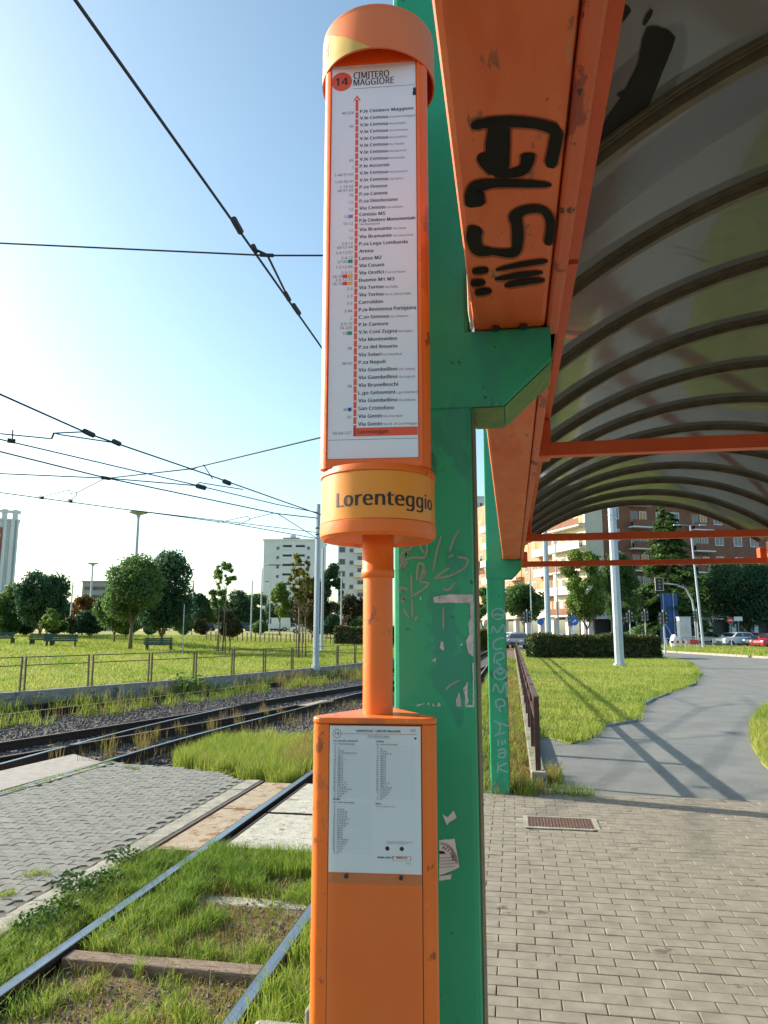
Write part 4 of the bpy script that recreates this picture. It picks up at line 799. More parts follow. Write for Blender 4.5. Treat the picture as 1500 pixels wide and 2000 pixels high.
MB().prism([tuple((cor+dL*9.01+dR*.5)[:2]), tuple((cor+dL*9.01+dR*12)[:2]), tuple((cor+dL*56+dR*12)[:2]), tuple((cor+dL*56+dR*.5)[:2])], 3.6, HB-3).build('wall', M['peach'], t, fix=True)
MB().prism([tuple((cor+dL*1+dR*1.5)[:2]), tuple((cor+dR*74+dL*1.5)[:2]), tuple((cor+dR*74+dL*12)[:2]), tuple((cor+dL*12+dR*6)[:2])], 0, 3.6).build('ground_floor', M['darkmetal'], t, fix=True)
for s in range(0, 74, 4): o = fl(cor, dR, s+.3, -.5); MB().box(-.35, .35, -.35, .35, 0, 3.6, aR, o).build('portico_pillar', M['white'], t)
for s in range(2, 56, 4): o = cor+dL*s+dR*.5; MB().box(-.35, .35, -.35, .35, 0, 3.6, aL, o).build('portico_pillar', M['white2'], t)
MB().box(-.2, 75, -.25, .3, 3.3, 3.75, aR, cor).build('cornice', M['white'], t)
sb = MB().box(-2.2, 2.2, -1.15, 0, -.18, 0).mesh('slab', M['white2']); rb = MB().box(-2.15, 2.15, -1.12, -1.07, .0, .95).mesh('railing', M['brownbrick']); rb2 = MB().box(-2.15, 2.15, -1.12, -1.07, .0, .95).mesh('railing', M['cream'])
def balcony(p, ang, sc=1.0, rm=rb):
    o = link('balcony', sb, t); o.location = p; o.rotation_euler = (0, 0, ang); o.scale = (sc, 1, 1); link('railing', rm, o); return o
for k in range(7):
    z = 3.75+3.1*k+.12
    window(t, fl(cor, dR, 5.1, .03, z+1), aR, .8, 1.7, 'white2', 'glass' if k % 3 else 'shutter')
    for s, dbl in ((8.7, 1), (19.2, 1), (33, 1), (47, 1)):
        balcony(fl(cor, dR, s, .02, z), aR, .78); window(t, fl(cor, dR, s-.7, .03, z), aR, 1.3, 2.3, 'cream' if k % 2 else 'shutter', 'glass' if (k+s) % 3 else 'shutter'); window(t, fl(cor, dR, s+.8, .03, z), aR, 1.2, 2.3, 'white2', 'glass' if k % 2 else 'shutter2')
    for s in (12.5, 15, 22.6, 26.0, 29, 37, 40, 43): window(t, fl(cor, dR, s, .03, z+.9), aR, 1.5, 1.5, 'white2', 'glass' if (k*3+int(s)) % 4 else 'shutter')
    # left, sunlit facade: wrap-round balcony at the corner, then smaller ones
    o = cor+dL*4.2; o.z = z; b = balcony(o, aL, 1.95, rb2 if k % 2 else rb)
    for s in (1.3, 3.6, 6.0, 8.0): q = cor+dL*s-dR*.03; q.z = z; window(t, q, aL, 1.2, 2.2, 'cream', ('glass', 'shutter2', 'shutter', 'glass')[(k+int(s)) % 4])
    if k < 6:
        for s in (12, 21.5, 31, 41, 52):
            o = cor+dL*s+dR*.48; o.z = z; balcony(o, aL, 1.0 if k % 2 else .8, rb2)
            for e in (-1.1, 1.1): q = cor+dL*(s+e)+dR*.47; q.z = z; window(t, q, aL, 1.2, 2.2, 'shutter', ('shutter2', 'glass')[(k+int(s+e)) % 2])
        for s in (15.5, 18, 25, 27.5, 35, 37.5, 46): q = cor+dL*s+dR*.47; q.z = z+.9; window(t, q, aL, 1.3, 1.5, 'cream', ('shutter2', 'shutter', 'glass')[(k+int(s)) % 3])
q = cor+dL*38-dR*.6; q.z = zpx(1100, 128)
mb = MB(); mb.add([(-2.2, 0, 1.6), (2.2, 0, 1.6), (2.2, -1.5, 0), (-2.2, -1.5, 0), (-2.2, 0, 1.55), (2.2, 0, 1.55), (2.2, -1.5, -.05), (-2.2, -1.5, -.05)], [(0, 1, 2, 3), (7, 6, 5, 4), (3, 2, 6, 7), (0, 3, 7, 4), (1, 5, 6, 2)]); o = mb.build('awning', M['awning'], t); o.location = q; o.rotation_euler = (0, 0, aL)
# --- plain blocks, windows as grid
def block(label, pxa, pxb, ytop, D, wm='white', depth=12, cols=(), z0=0, turn=0, roof=None, win=None, group=None):
    a, b = HP(pxa, D), HP(pxb, D); u = (b-a).normalized(); w = (b-a).length; ang = math.atan2(u.y, u.x)+turn; u = Vector((math.cos(ang), math.sin(ang), 0)); a = b-u*w; h = zpx(ytop, D)
    t = thing('apartment_building', label, 'building', (0, 0, 0), group=group)
    MB().box(0, w, 0, depth, z0, h, ang, a).build('wall', M[wm], t)
    MB().box(-.3, w+.3, -.3, depth+.3, h, h+.5, ang, a).build('roof', M['slate' if roof else wm], t)
    for (f, ww, hh, kind) in cols:
        n = int((h-z0-2)/3.0)
        for k in range(n):
            p = fl(a, u, f*w, .03, h-2.9-3.0*k)
            if kind == 'w': window(t, p, ang, ww, hh, 'slate', 'glass')
            elif kind == 'l':
                MB().box(-ww/2, ww/2, -.02, .3, 0, hh, ang, p).build('loggia', M['darkmetal'], t); MB().box(-ww/2, ww/2, -.1, -.03, 0, .8, ang, p).build('parapet', M[wm], t)
            else:
                MB().box(-ww/2, ww/2, -1.3, -.0, -.25, 0, ang, p).build('balcony', M['white2'], t); MB().box(-ww/2, ww/2, -1.3, -1.2, 0, 1.0, ang, p).build('parapet', M['white2'], t)
                window(t, p, ang, ww*.5, 2.1, 'slate', 'glass')
    return t, a, u, ang, w, h
t, a, u, ang, w, h = block('plain white ten-storey slab block with dark loggias behind the yellowing tree', 511, 628, 1056, 230, 'white', 14, ((.24, .9, 1, 'w'), (.4, 2.9, 1.5, 'l'), (.62, 2.9, 1.5, 'l'), (.76, .9, 1, 'w'), (.9, .9, 1, 'w')))
MB().box(w*.3, w*.58, 3, 9, h, h+1.4, ang, a).build('roof_hut', M['slate'], t); MB().box(w*.42, w*.5, 4, 7, h+1.4, h+2.4, ang, a).build('roof_hut', M['white'], t)
for k in range(9):
    window(t, fl(a, Vector((-u.y, u.x, 0)), 4, -.03, h-2.9-3*k), ang-math.pi/2, .9, 1.2, 'slate', 'glass')
block('tall pale block with rows of white balconies beside the orange pole', 659, 716, 1010, 180, 'white', 14, ((.14, 1.5, 1.4, 'w'), (.78, 3.0, 2, 'b'), (.46, .9, 1, 'w')))
block('narrow white tower seen between the two green columns', 924, 954, 972, 230, 'white', 12, ((.35, 1.2, 1.2, 'w'), (.7, .9, 1.2, 'w')))
block('low grey building with a flat roof beyond the park trees', 155, 205, 1137, 260, 'slate', 20, ((.3, 4, 1.4, 'w'), (.7, 4, 1.4, 'w')), roof=1)
t, a, u, ang, w, h = block('white tower with red panels and a crenellated top at the left edge', -90, 20, 1018, 200, 'white', 8, (), turn=.5)
for s in (.05, .22, .4, .58, .76, .93): MB().box(w*s-.7, w*s+.7, .2, 2, h+.5, h+3.2, ang, a).build('roof_pier', M['white'], t)
MB().box(-.5, w+.3, 0, 2.2, h+2.3, h+2.9, ang, a).build('roof_beam', M['white'], t)
for s, wd in ((.78, .05), (.9, .06), (.985, .03)): MB().box(w*s-w*wd/2, w*s+w*wd/2, -.9, -.02, 0, h+.4, ang, a).build('pilaster', M['white'], t)
MB().box(w*.55, w*.74, -.35, -.03, 8, h-2, ang, a).build('panel_strip', M['redwall'], t)
for k in range(8):
    p = fl(a, u, w*.63, .4, h-5-3*k); MB().box(-1.9, 1.3, -1.0, .0, -.2, 1.0, ang, p).build('balcony', M['white2'], t); window(t, fl(a, u, w*.63, .36, h-4-3*k+.05), ang, 1.2, 1.4, 'slate', 'glass')
# ================================================================ VEGETATION
def blades(XY, z, h0, h1, w, lean=.5, seg=2, rlo=0, rhi=1):
    n = len(XY); h = RNG.uniform(h0, h1, n); a = RNG.uniform(0, 2*np.pi, n); le = RNG.uniform(.1, 1, n)*lean*h; wa = RNG.uniform(0, 2*np.pi, n)
    z = np.broadcast_to(z, n); b = np.stack([XY[:, 0], XY[:, 1], z], 1); ww = w*RNG.uniform(.6, 1.2, n)
    wv = np.stack([np.cos(wa), np.sin(wa), np.zeros(n)], 1)*(ww/2)[:, None]; lv = np.stack([np.cos(a)*le, np.sin(a)*le, np.zeros(n)], 1); up = np.zeros((n, 3)); up[:, 2] = h
    pn = .5+.2*np.sin(XY[:, 0]*.9+np.sin(XY[:, 1]*.37)*2)+.17*np.sin(XY[:, 1]*.55+XY[:, 0]*.31)+.13*np.sin(XY[:, 0]*2.7+XY[:, 1]*1.9)
    m_ = b+lv*.3+up*.6; tip = b+lv+up*(1-.25*RNG.uniform(0, 1, n))[:, None]; r = np.clip(rlo+(rhi-rlo)*(.45*RNG.uniform(0, 1, n)+.55*pn)+RNG.normal(size=n)*.08, 0, 1)
    if seg == 1: co = np.stack([b-wv, b+wv, tip+wv*.12, tip-wv*.12], 1); return co, r
    co = np.concatenate([np.stack([b-wv, b+wv, m_+wv*.75, m_-wv*.75], 1), np.stack([m_-wv*.75, m_+wv*.75, tip+wv*.06, tip-wv*.06], 1)]); return co, np.concatenate([r, r])
def grass(name, parts, mt):
    co = np.concatenate([p[0] for p in parts]); r = np.concatenate([p[1] for p in parts])
    return link(name, fastmesh(name, co, 4, mt, r), kind='stuff')
def tufts(poly, n, per, rad, keep=None):
    c = sample(poly, n)
    if keep is not None: c = c[keep(c)]
    q = np.repeat(c, per, 0); a = RNG.uniform(0, 2*np.pi, len(q)); r = np.sqrt(RNG.uniform(0, 1, len(q)))*rad*np.repeat(RNG.uniform(.5, 1.3, len(c)), per)
    return q+np.stack([np.cos(a)*r, np.sin(a)*r], 1)
def norail(q): return q[(np.abs(q[:, 0]+2.96) > .055) & (np.abs(q[:, 0]+1.53) > .055)]
NB = -.437
bare = np.array([tuple(G(x, y, NB)[:2]) for x, y in [(450, 1770), (520, 1800), (455, 1840), (550, 1730), (250, 1960), (160, 1985), (420, 1960), (300, 1840), (560, 1830), (370, 1800)]]); br_ = np.array([.3, .3, .25, .2, .25, .25, .2, .15, .2, .15])*.95
def keepnear(c):
    d = np.hypot(c[:, None, 0]-bare[None, :, 0], c[:, None, 1]-bare[None, :, 1]); return (d > br_[None]).all(1) & ~((c[:, 1] > YSLP-.3) & (c[:, 1] < YSLP+.1) & (RNG.random(len(c)) < .93))
YS = YSLAB-.03; E1 = [(-3.5, 3.4), (-3.0, 3.4), (-3.0, SL0-.32), (-3.5, SL0-.32)]; E2 = [(-2.92, 3.4), (-1.57, 3.4), (-1.57, YS), (-2.92, YS)]; E3 = [(-1.49, 3.4), (-1.04, 3.4), (-1.04, 7), (-1.49, 7)]
P = [blades(norail(tufts(E1, 420, 46, .08)), NB, .05, .17, .006, .9), blades(norail(tufts(E2, 560, 36, .08, keepnear)), NB, .03, .14, .006, 1.0), blades(norail(sample(E2, 5500)), NB, .02, .07, .006, 1.2), blades(norail(tufts(E3, 130, 40, .06)), NB, .08, .26, .007, .7),
     blades(norail(tufts([(-2.92, YS-.7), (-1.57, YS-.5), (-1.57, YS), (-2.92, YS)], 130, 44, .07)), NB, .08, .22, .006, .6), blades(norail(tufts([(-2.9, 4.6), (-2.3, 4.6), (-2.0, YS), (-2.9, YS)], 210, 46, .07, keepnear)), NB, .06, .19, .006, .9)]
grass('track_grass', P, M['grass_near'])
grass('dry_grass', [blades(norail(tufts([(-3.4, 3.4), (-1.0, 3.4), (-1.0, YS), (-3.4, YS)], 420, 14, .12)), NB, .03, .12, .005, 1.6), blades(sample(GP([(540, 1500), (610, 1440), (610, 1500)], -.4), 1200), -.44, .15, .4, .006, .4)], M['grass_dry'])
TG = GP([(330, 1486), (420, 1448), (520, 1442), (640, 1452), (640, 1506), (560, 1528), (470, 1514), (400, 1503)], -.42)
grass('track_grass', [blades(tufts(TG, 620, 46, .1), -.55, .2, .42, .008, .5, rlo=.25)], M['grass'])
lit = np.concatenate([np.stack([x_+RNG.normal(size=90)*r_*.5, y_+RNG.normal(size=90)*r_*.7], 1) for (x_, y_), r_ in zip(bare, br_)]); lit = norail(lit); n_ = len(lit); cc = np.stack([lit[:, 0], lit[:, 1], np.full(n_, NB+.012)], 1)+RNG.normal(size=(n_, 3))*[0, 0, .004]
ua = RNG.uniform(0, 6.28, n_); uu = np.stack([np.cos(ua), np.sin(ua), RNG.normal(size=n_)*.25], 1)*RNG.uniform(.008, .02, n_)[:, None]; vv_ = np.stack([-np.sin(ua), np.cos(ua), RNG.normal(size=n_)*.3], 1)*RNG.uniform(.005, .011, n_)[:, None]
link('leaf_litter', fastmesh('leaf_litter', np.stack([cc-uu, cc+vv_, cc+uu, cc-vv_], 1), 4, leafmat('fallen_leaves', [L_(.2, .07, .03), L_(.3, .14, .06), L_(.16, .06, .05), L_(.35, .24, .12)], .15), RNG.uniform(0, 1, n_)), kind='stuff')
# broad-leaved weeds
def leafy(pts, n, rad, h, size, mt, name):
    co = []; 
    for (x, y, z) in pts:
        a = RNG.uniform(0, 2*np.pi, n); r = rad*np.sqrt(RNG.uniform(0, 1, n)); c = np.stack([x+r*np.cos(a), y+r*np.sin(a), z+RNG.uniform(.15, 1, n)*h*(1-.5*r/rad)], 1)
        u = RNG.normal(size=(n, 3)); u[:, 2] *= .4; u /= np.linalg.norm(u, axis=1)[:, None]; v = np.cross(u, RNG.normal(size=(n, 3))); v /= np.linalg.norm(v, axis=1)[:, None]; s = size*RNG.uniform(.6, 1.3, n)[:, None]
        co.append(np.stack([c-u*s, c+v*s*.5, c+u*s, c-v*s*.5], 1))
    co = np.concatenate(co); return link(name, fastmesh(name, co, 4, mt, RNG.uniform(0, 1, len(co))), kind='stuff')
leafy([tuple(G(x, y, -.4)) for x, y in [(110, 1795), (160, 1760), (205, 1735), (140, 1740), (70, 1820), (240, 1690)]], 240, .16, .2, .02, M['weed'], 'weed_patch')
leafy([tuple(G(x, y, -.45)) for x, y in [(365, 1352), (380, 1350), (350, 1353)]], 130, .55, .75, .09, M['lf_light'], 'weed_patch')
# weeds and dry stalks along the tracks
def along(path, n, d0, d1, y0, y1):
    p = np.array([(v.x, v.y) for v in path]); yy = RNG.uniform(y0, y1, n); xx = np.interp(yy, p[:, 1], p[:, 0])+RNG.uniform(d0, d1, n); return np.stack([xx, yy], 1)
def tuf(c, per, rad): q = np.repeat(c, per, 0); return q+RNG.normal(size=q.shape)*rad
wl = [Vector((float(wallx(y)), y, 0)) for y in WY[1:9]]
grass('trackside_weeds', [blades(tuf(along(wl, 70, .2, .9, 16, 38), 34, .12), -.55, .14, .55, .016, .5), blades(tuf(along(A_, 60, .2, 1.4, 13, 36), 40, .13), -.55, .12, .48, .016, .6), blades(tuf(along(A_, 30, -1.3, -.2, 16, 36), 24, .1), -.55, .14, .55, .016, .5)], M['grass'])
grass('dry_stalks', [blades(tuf(along(wl, 60, .2, 1.2, 17, 40), 20, .16), -.55, .25, .82, .014, .35), blades(tuf(along(D_, 22, -1.3, -.2, 10, 20), 26, .07), -.55, .15, .48, .01, .35), blades(tuf(along(D_, 40, .1, .8, 11, 22), 10, .1), -.55, .12, .36, .01, .4), blades(tuf(along(A_, 50, .2, 1.6, 12, 40), 18, .15), -.55, .18, .55, .014, .4)], M['grass_dry'])
mossy = [tuple((far_c+dl*s-nrm*.04+Vector((RNG.normal()*.02, 0, 0)))[:2]) for s in np.arange(.1, 6, .11) if RNG.random() < .75]+[tuple(gx(*p)[:2]) for p in [(55, 1712), (70, 1706), (85, 1708), (20, 1745), (5, 1750), (250, 1500), (262, 1503), (420, 1506), (440, 1509), (455, 1513), (385, 1503)]]
grass('joint_moss', [blades(tuf(np.array(mossy), 60, .035), CZ-.01, .02, .07, .006, 1.0)], M['grass'])
# lawns
def areasum(poly): 
    p = np.array(poly); return .5*abs(np.dot(p[:, 0], np.roll(p[:, 1], 1))-np.dot(p[:, 1], np.roll(p[:, 0], 1)))
nearLP = [p for p in LP]
q = sample(LP, 150000); q = q[RNG.random(len(q)) < np.clip(14/q[:, 1], .18, 1)]
edge = []
for i in range(len(LP)-4): s0, s1 = np.array(LP[i+1]), np.array(LP[i+2]); n_ = int(np.linalg.norm(s1-s0)*90); edge.append(s0+(s1-s0)*RNG.random((n_, 1))+RNG.normal(size=(n_, 2))*.06)
edge = np.concatenate(edge)
grass('lawn_grass', [blades(q, .0, .04, .13, .022, .9, 1, .15), blades(edge, -.02, .08, .24, .014, .8)], M['grass'])
q = sample(RP, 30000); grass('lawn_grass', [blades(q, -.01, .06, .2, .016, .8, 1, .2)], M['grass'])
q = sample(IP, 16000); grass('island_grass', [blades(q, .1, .1, .3, .05, .8, 1, .2)], M['grass'])
VG = [(-.9, 8.06), (.15, 8.06), (.15, 45), (-.9, 45)]
grass('verge_grass', [blades(tufts(VG, 900, 40, .09, lambda c: (c[:, 0] < -.28) | (RNG.random(len(c)) < .35)), -.02, .06, .26, .009, .7), blades(tuf(np.array([(.02, 8.2), (.1, 8.3), (.15, 8.5), (-.02, 8.35), (.12, 8.15), (.42, 8.9), (.38, 9.1), (.45, 9.3), (.4, 8.3), (.55, 8.25), (.7, 8.22)]), 90, .05), -.02, .05, .2, .007, .9)], M['grass'])
grass('dry_grass', [blades(tufts([(-.25, 8.1), (.15, 8.1), (.15, 30), (-.25, 30)], 420, 30, .1), -.02, .04, .2, .009, 1.0), blades(tuf(np.array([(.4, 8.8), (.42, 9.0), (.36, 9.2), (.05, 8.25), (.2, 8.3)]), 60, .05), -.02, .08, .3, .007, .8)], M['grass_dry'])
yy = 9+75*RNG.random(260000)**1.5; tt_ = .15+60*RNG.random(len(yy))**1.4; xx = wallx(yy)-tt_; ok = (xx > -.85*yy-5)
xx, yy, tt_ = xx[ok], yy[ok], tt_[ok]; q = np.stack([xx, yy], 1); dist = np.hypot(xx, yy)
co, r = blades(q, lawnz(xx, yy), .06, .16, .03, .9, 1, .2); k = len(q); cen = co.mean(1, keepdims=True); co = cen+(co-cen)*np.clip(dist/22, .8, 3.2)[:, None, None]*np.array([1, 1, .75])
grass('park_grass', [(co, r)], M['grass'])
# ballast stones
def stones(poly, n, z, s0, s1, name):
    c = sample(poly, n); oc = np.array([(1, 0, 0), (-1, 0, 0), (0, 1, 0), (0, -1, 0), (0, 0, 1), (0, 0, -1)], float); fc = np.array([(0, 2, 4), (2, 1, 4), (1, 3, 4), (3, 0, 4), (2, 0, 5), (1, 2, 5), (3, 1, 5), (0, 3, 5)])
    s = RNG.uniform(s0, s1, n); v = oc[None]*RNG.uniform(.6, 1.25, (n, 6, 1))*np.array([1, 1, .7])+RNG.normal(size=(n, 6, 3))*.14
    a = RNG.uniform(0, 6.28, n); ca, sa = np.cos(a)[:, None], np.sin(a)[:, None]; v = np.stack([v[..., 0]*ca-v[..., 1]*sa, v[..., 0]*sa+v[..., 1]*ca, v[..., 2]], 2)*s[:, None, None]
    v += np.stack([c[:, 0], c[:, 1], z+RNG.uniform(-.01, .035, n)], 1)[:, None, :]; co = v[:, fc].reshape(-1, 3, 3)
    return link(name, fastmesh(name, co, 3, M['ballast'], np.zeros(len(co))), kind='stuff')
SB = GP([(470, 1445), (300, 1490), (210, 1490), (440, 1425), (720, 1355), (1005, 1290), (1005, 1330), (720, 1440), (720, 1500), (600, 1470)], -.45)
stones(SB, 13000, -.54, .02, .045, 'ballast_stones')
def band(path, a, b, y0, y1): p = [v for v in path if y0 < v.y < y1]; return [tuple(v[:2]) for v in offs(p, a)]+[tuple(v[:2]) for v in offs(p, b)[::-1]]
stones(band(C_, .08, 1.35, 8, 32), 5000, -.545, .02, .045, 'ballast_stones'); stones(band(B_, .08, 1.4, 9, 22), 4000, -.545, .02, .05, 'ballast_stones'); stones(band(A_, .1, 3.3, 9, 40), 12000, -.545, .02, .05, 'ballast_stones'); stones(band(A_, -1.4, -.1, 12, 40), 3000, -.55, .02, .05, 'ballast_stones')
stones(E2, 700, NB, .008, .022, 'gravel'); stones(E3, 300, NB, .008, .025, 'gravel')
# trees
def leafquads(c, nrm_, size, jit=.8):
    n = len(c); u = np.cross(nrm_+RNG.normal(size=(n, 3))*jit, RNG.normal(size=(n, 3))); u /= np.linalg.norm(u, axis=1)[:, None]+1e-9; v = np.cross(u, nrm_+RNG.normal(size=(n, 3))*jit); v /= np.linalg.norm(v, axis=1)[:, None]+1e-9
    s = size*RNG.uniform(.55, 1.35, n)[:, None]; return np.stack([c-u*s, c+v*s*.55, c+u*s, c-v*s*.55], 1)
def crown(x, y, z0, z1, R, n, leaf, nb, br=.42, top=1.0, airy=.0):
    """leaves on the shells of many small clumps spread through an uneven ellipsoid"""
    cz, hz = (z0+z1)/2, (z1-z0)/2; B = []
    while len(B) < nb:
        d = RNG.normal(size=3); d /= np.linalg.norm(d); k = RNG.uniform(.35, 1)**.5*(1-br*.7); p = d*k
        w_ = 1-(1-top)*max(0, p[2]); B.append((p[0]*R*w_, p[1]*R*w_, p[2]*hz, RNG.uniform(.55, 1.25)*br))
    B = np.array(B); w = B[:, 3]**2; i = RNG.choice(nb, n, p=w/w.sum()); d = RNG.normal(size=(n, 3)); d /= np.linalg.norm(d, axis=1)[:, None]
    rr = B[i, 3]*(RNG.uniform(.3 if airy else .6, 1.08, n)); c = np.stack([x+B[i, 0]+d[:, 0]*rr*R, y+B[i, 1]+d[:, 1]*rr*R, cz+B[i, 2]+d[:, 2]*rr*min(R, hz)*1.0], 1)
    k = RNG.random(n) < .14; c[k] += d[k]*(R*RNG.uniform(.02, .14, k.sum()))[:, None]*np.array([1, 1, .8]); tone = RNG.uniform(0, 1, nb)[i]*.55+RNG.uniform(0, .45, n); return leafquads(c, d, leaf), tone
def trunk(x, y, z, h, r, top, n=6, spread=.5):
    mb = MB(); lx, ly = RNG.normal()*.02*h, RNG.normal()*.02*h
    mb.tube([(x, y, z-.1), (x+lx*.4, y+ly*.4, z+h*.5), (x+lx, y+ly, z+h)], r, 8, r*.55)
    for k in range(n):
        a = 6.28*k/n+RNG.uniform(-.4, .4); q = h*RNG.uniform(.75, 1.0); L = (top-h)*RNG.uniform(.5, .9); mb.tube([(x+lx*q/h, y+ly*q/h, z+q), (x+math.cos(a)*L*spread*.5, y+math.sin(a)*L*spread*.5, z+q+L*.5), (x+math.cos(a)*L*spread, y+math.sin(a)*L*spread, z+q+L)], r*.45, 6, r*.1)
    return mb
def gz(p): return float(lawnz(p.x, p.y)) if p.x < float(wallx(p.y)) else 0.0
def tree(name, label, px, ytop, hw, D, lf, n, leaf, ybase=None, nb=26, br=.4, top=.8, tr=.14, group=None, airy=0, zg=None, squash=1, cat='tree'):
    p = HP(px, D); zg = gz(p) if zg is None else zg; H = zpx(ytop, D); R = hw/F*D*1.02; zb = zpx(ybase, D) if ybase else zg+(H-zg)*.25
    t = thing(name, label, cat, (p.x, p.y, zg), group=group); o = Vector((0, 0, 0))
    co, r = crown(0, 0, zb-zg, H-zg, R, int(n*1.9), leaf*.68, nb, br*RNG.uniform(.85, 1.0), top, airy); link('crown', fastmesh('crown', co, 4, M[lf], r), t)
    trunk(0, 0, 0, max(.3, (zb-zg)*1.1), tr, (zb-zg)+(H-zb)*.6).build('trunk', M['bark'], t, smooth=True); return t
tree('park_tree', 'broad round tree in the park with a clear pale trunk', 256, 1080, 64, 52, 'lf_mid', 9000, .17, 1216, 40, .4, .8, .16, 'park trees')
tree('park_tree', 'dense dark tree right behind the pale-trunked park tree', 316, 1064, 62, 60, 'lf_dark', 12000, .19, 1244, 40, .42, .85, .2, 'park trees')
tree('park_tree', 'big dark tree at the left of the park', 78, 1104, 54, 78, 'lf_dark', 9000, .24, 1234, 36, .38, .7, .22, 'park trees')
tree('park_tree', 'lower spreading tree at the left edge of the park', 20, 1138, 52, 84, 'lf_mid', 7000, .24, 1238, 30, .38, .9, .2, 'park trees')
tree('sapling', 'small pale green sapling in front of the big left tree', 92, 1180, 22, 62, 'lf_light', 1500, .15, 1238, 16, .35, .6, .05, 'young trees', 1)
tree('autumn_tree', 'orange-tinted small tree behind the disc lamp post', 160, 1158, 26, 88, 'lf_rust', 2500, .22, 1215, 20, .4, .8, .1, 'park trees')
tree('park_tree', 'low bushy tree beneath the orange-tinted one', 175, 1185, 34, 84, 'lf_dark', 4000, .22, 1238, 22, .4, .9, .12, 'park trees')
tree('park_tree', 'light green low tree left of the pale trunk', 224, 1146, 46, 66, 'lf_mid', 5500, .2, 1240, 26, .36, .9, .1, 'park trees')
tree('slender_tree', 'tall thin wispy tree tied to stakes', 436, 1092, 27, 50, 'lf_light', 900, .13, 1150, 30, .2, .8, .05, 'young trees', 1)
tree('slender_tree', 'sparse middle growth on the staked wispy tree line', 425, 1140, 22, 53, 'lf_mid', 900, .13, 1200, 16, .3, .8, .04, 'young trees', 1)
tree('bush', 'dark rounded bush at the foot of the staked tree', 450, 1190, 24, 51, 'lf_brown', 2600, .12, 1250, 20, .4, .9, .06, None, 0, cat='bush')
tree('slender_tree', 'tall yellowing thin tree in front of the white block', 584, 1073, 26, 44, 'lf_yellow', 1500, .12, 1185, 44, .19, .9, .07, 'young trees', 1)
tree('slender_tree', 'thin yellowing second stem beside the yellowing tree', 598, 1110, 24, 46, 'lf_yellow', 900, .12, 1205, 34, .19, .9, .05, 'young trees', 1)
tree('street_tree', 'fresh green rounded tree before the white block', 546, 1136, 22, 100, 'lf_light', 3000, .3, 1212, 22, .4, .85, .12, 'street trees beyond the park')
tree('street_tree', 'brownish broad tree behind the grey tram poles', 612, 1126, 42, 95, 'lf_brown', 6000, .28, 1232, 34, .38, .9, .2, 'street trees beyond the park')
tree('street_tree', 'dark brownish tree left of the orange pole', 690, 1160, 34, 100, 'lf_brown', 4000, .28, 1226, 26, .4, .9, .15, 'street trees beyond the park')
tree('street_tree', 'tall dark tree before the balcony block', 648, 1088, 24, 120, 'lf_dark', 5000, .34, 1215, 26, .36, .5, .2, 'street trees beyond the park')
bt = ['dark low tree in the far tree line', 'mid green tree in the far tree line', 'rusty tinged tree in the far tree line', 'pale tree in the far tree line']
lab2 = ['behind the left sapling', 'behind the benches', 'right of the dense dark tree', 'behind the staked tree', 'left of the first thin pole', 'behind the two thin poles', 'under the white block', 'right of the white block', 'farthest left', 'behind the pale trunk', 'just right of the pale trunk', 'left of the staked tree bush', 'right above the dark bush', 'beside the slim street lamp', 'behind the orange-tinted tree', 'behind the big left tree']
for i, (px, yt, hw, lf, k) in enumerate([(120, 1160, 26, 'lf_mid', 1), (205, 1170, 30, 'lf_dark', 0), (385, 1150, 26, 'lf_dark', 0), (400, 1185, 26, 'lf_light', 3), (470, 1150, 30, 'lf_dark', 0), (500, 1155, 28, 'lf_mid', 1), (490, 1172, 20, 'lf_rust', 2), (575, 1160, 24, 'lf_dark', 0), (-20, 1150, 30, 'lf_dark', 0), (290, 1160, 34, 'lf_dark', 0), (345, 1165, 30, 'lf_mid', 1), (430, 1168, 30, 'lf_dark', 0), (455, 1180, 26, 'lf_mid', 1), (530, 1170, 26, 'lf_dark', 0), (150, 1175, 26, 'lf_dark', 0), (50, 1165, 34, 'lf_mid', 1)]):
    tree('background_tree', bt[k]+', '+lab2[i], px, yt, hw, 125+i*4, lf, 3500, .38, 1234, 22, .42, .9, .15, 'trees of the far tree line')
tree('street_tree', 'round sunlit tree between second column and grey pole', 1024, 1136, 46, 80, 'lf_mid', 7000, .2, 1216, 36, .36, .85, .14, 'trees at the crossroads', zg=0)
tree('street_tree', 'drooping green tree right of the far grey pole', 1146, 1060, 46, 86, 'lf_light', 11000, .22, 1228, 50, .3, .85, .18, 'trees at the crossroads', zg=0)
tree('street_tree', 'green tree partly behind the thick grey pole', 1214, 1062, 38, 88, 'lf_mid', 9000, .22, 1226, 36, .34, .7, .18, 'trees at the crossroads', zg=0)
tree('street_tree', 'darker tree below the conifer', 1262, 1140, 44, 92, 'lf_dark', 4500, .24, 1230, 26, .38, .9, .16, 'trees at the crossroads', zg=0)
tree('street_tree', 'large dark leafy tree above the parked cars', 1456, 1080, 84, 90, 'lf_dark', 13000, .26, 1226, 56, .34, .9, .25, 'trees at the crossroads', zg=0)
tree('street_tree', 'lighter leafy branches between conifer and dark tree', 1394, 1105, 46, 94, 'lf_mid', 4500, .24, 1222, 28, .36, .9, .16, 'trees at the crossroads', zg=0)
tree('street_tree', 'green tree seen left of the second column', 945, 1140, 24, 95, 'lf_mid', 3500, .26, 1228, 22, .38, .9, .14, 'trees at the crossroads', zg=0)
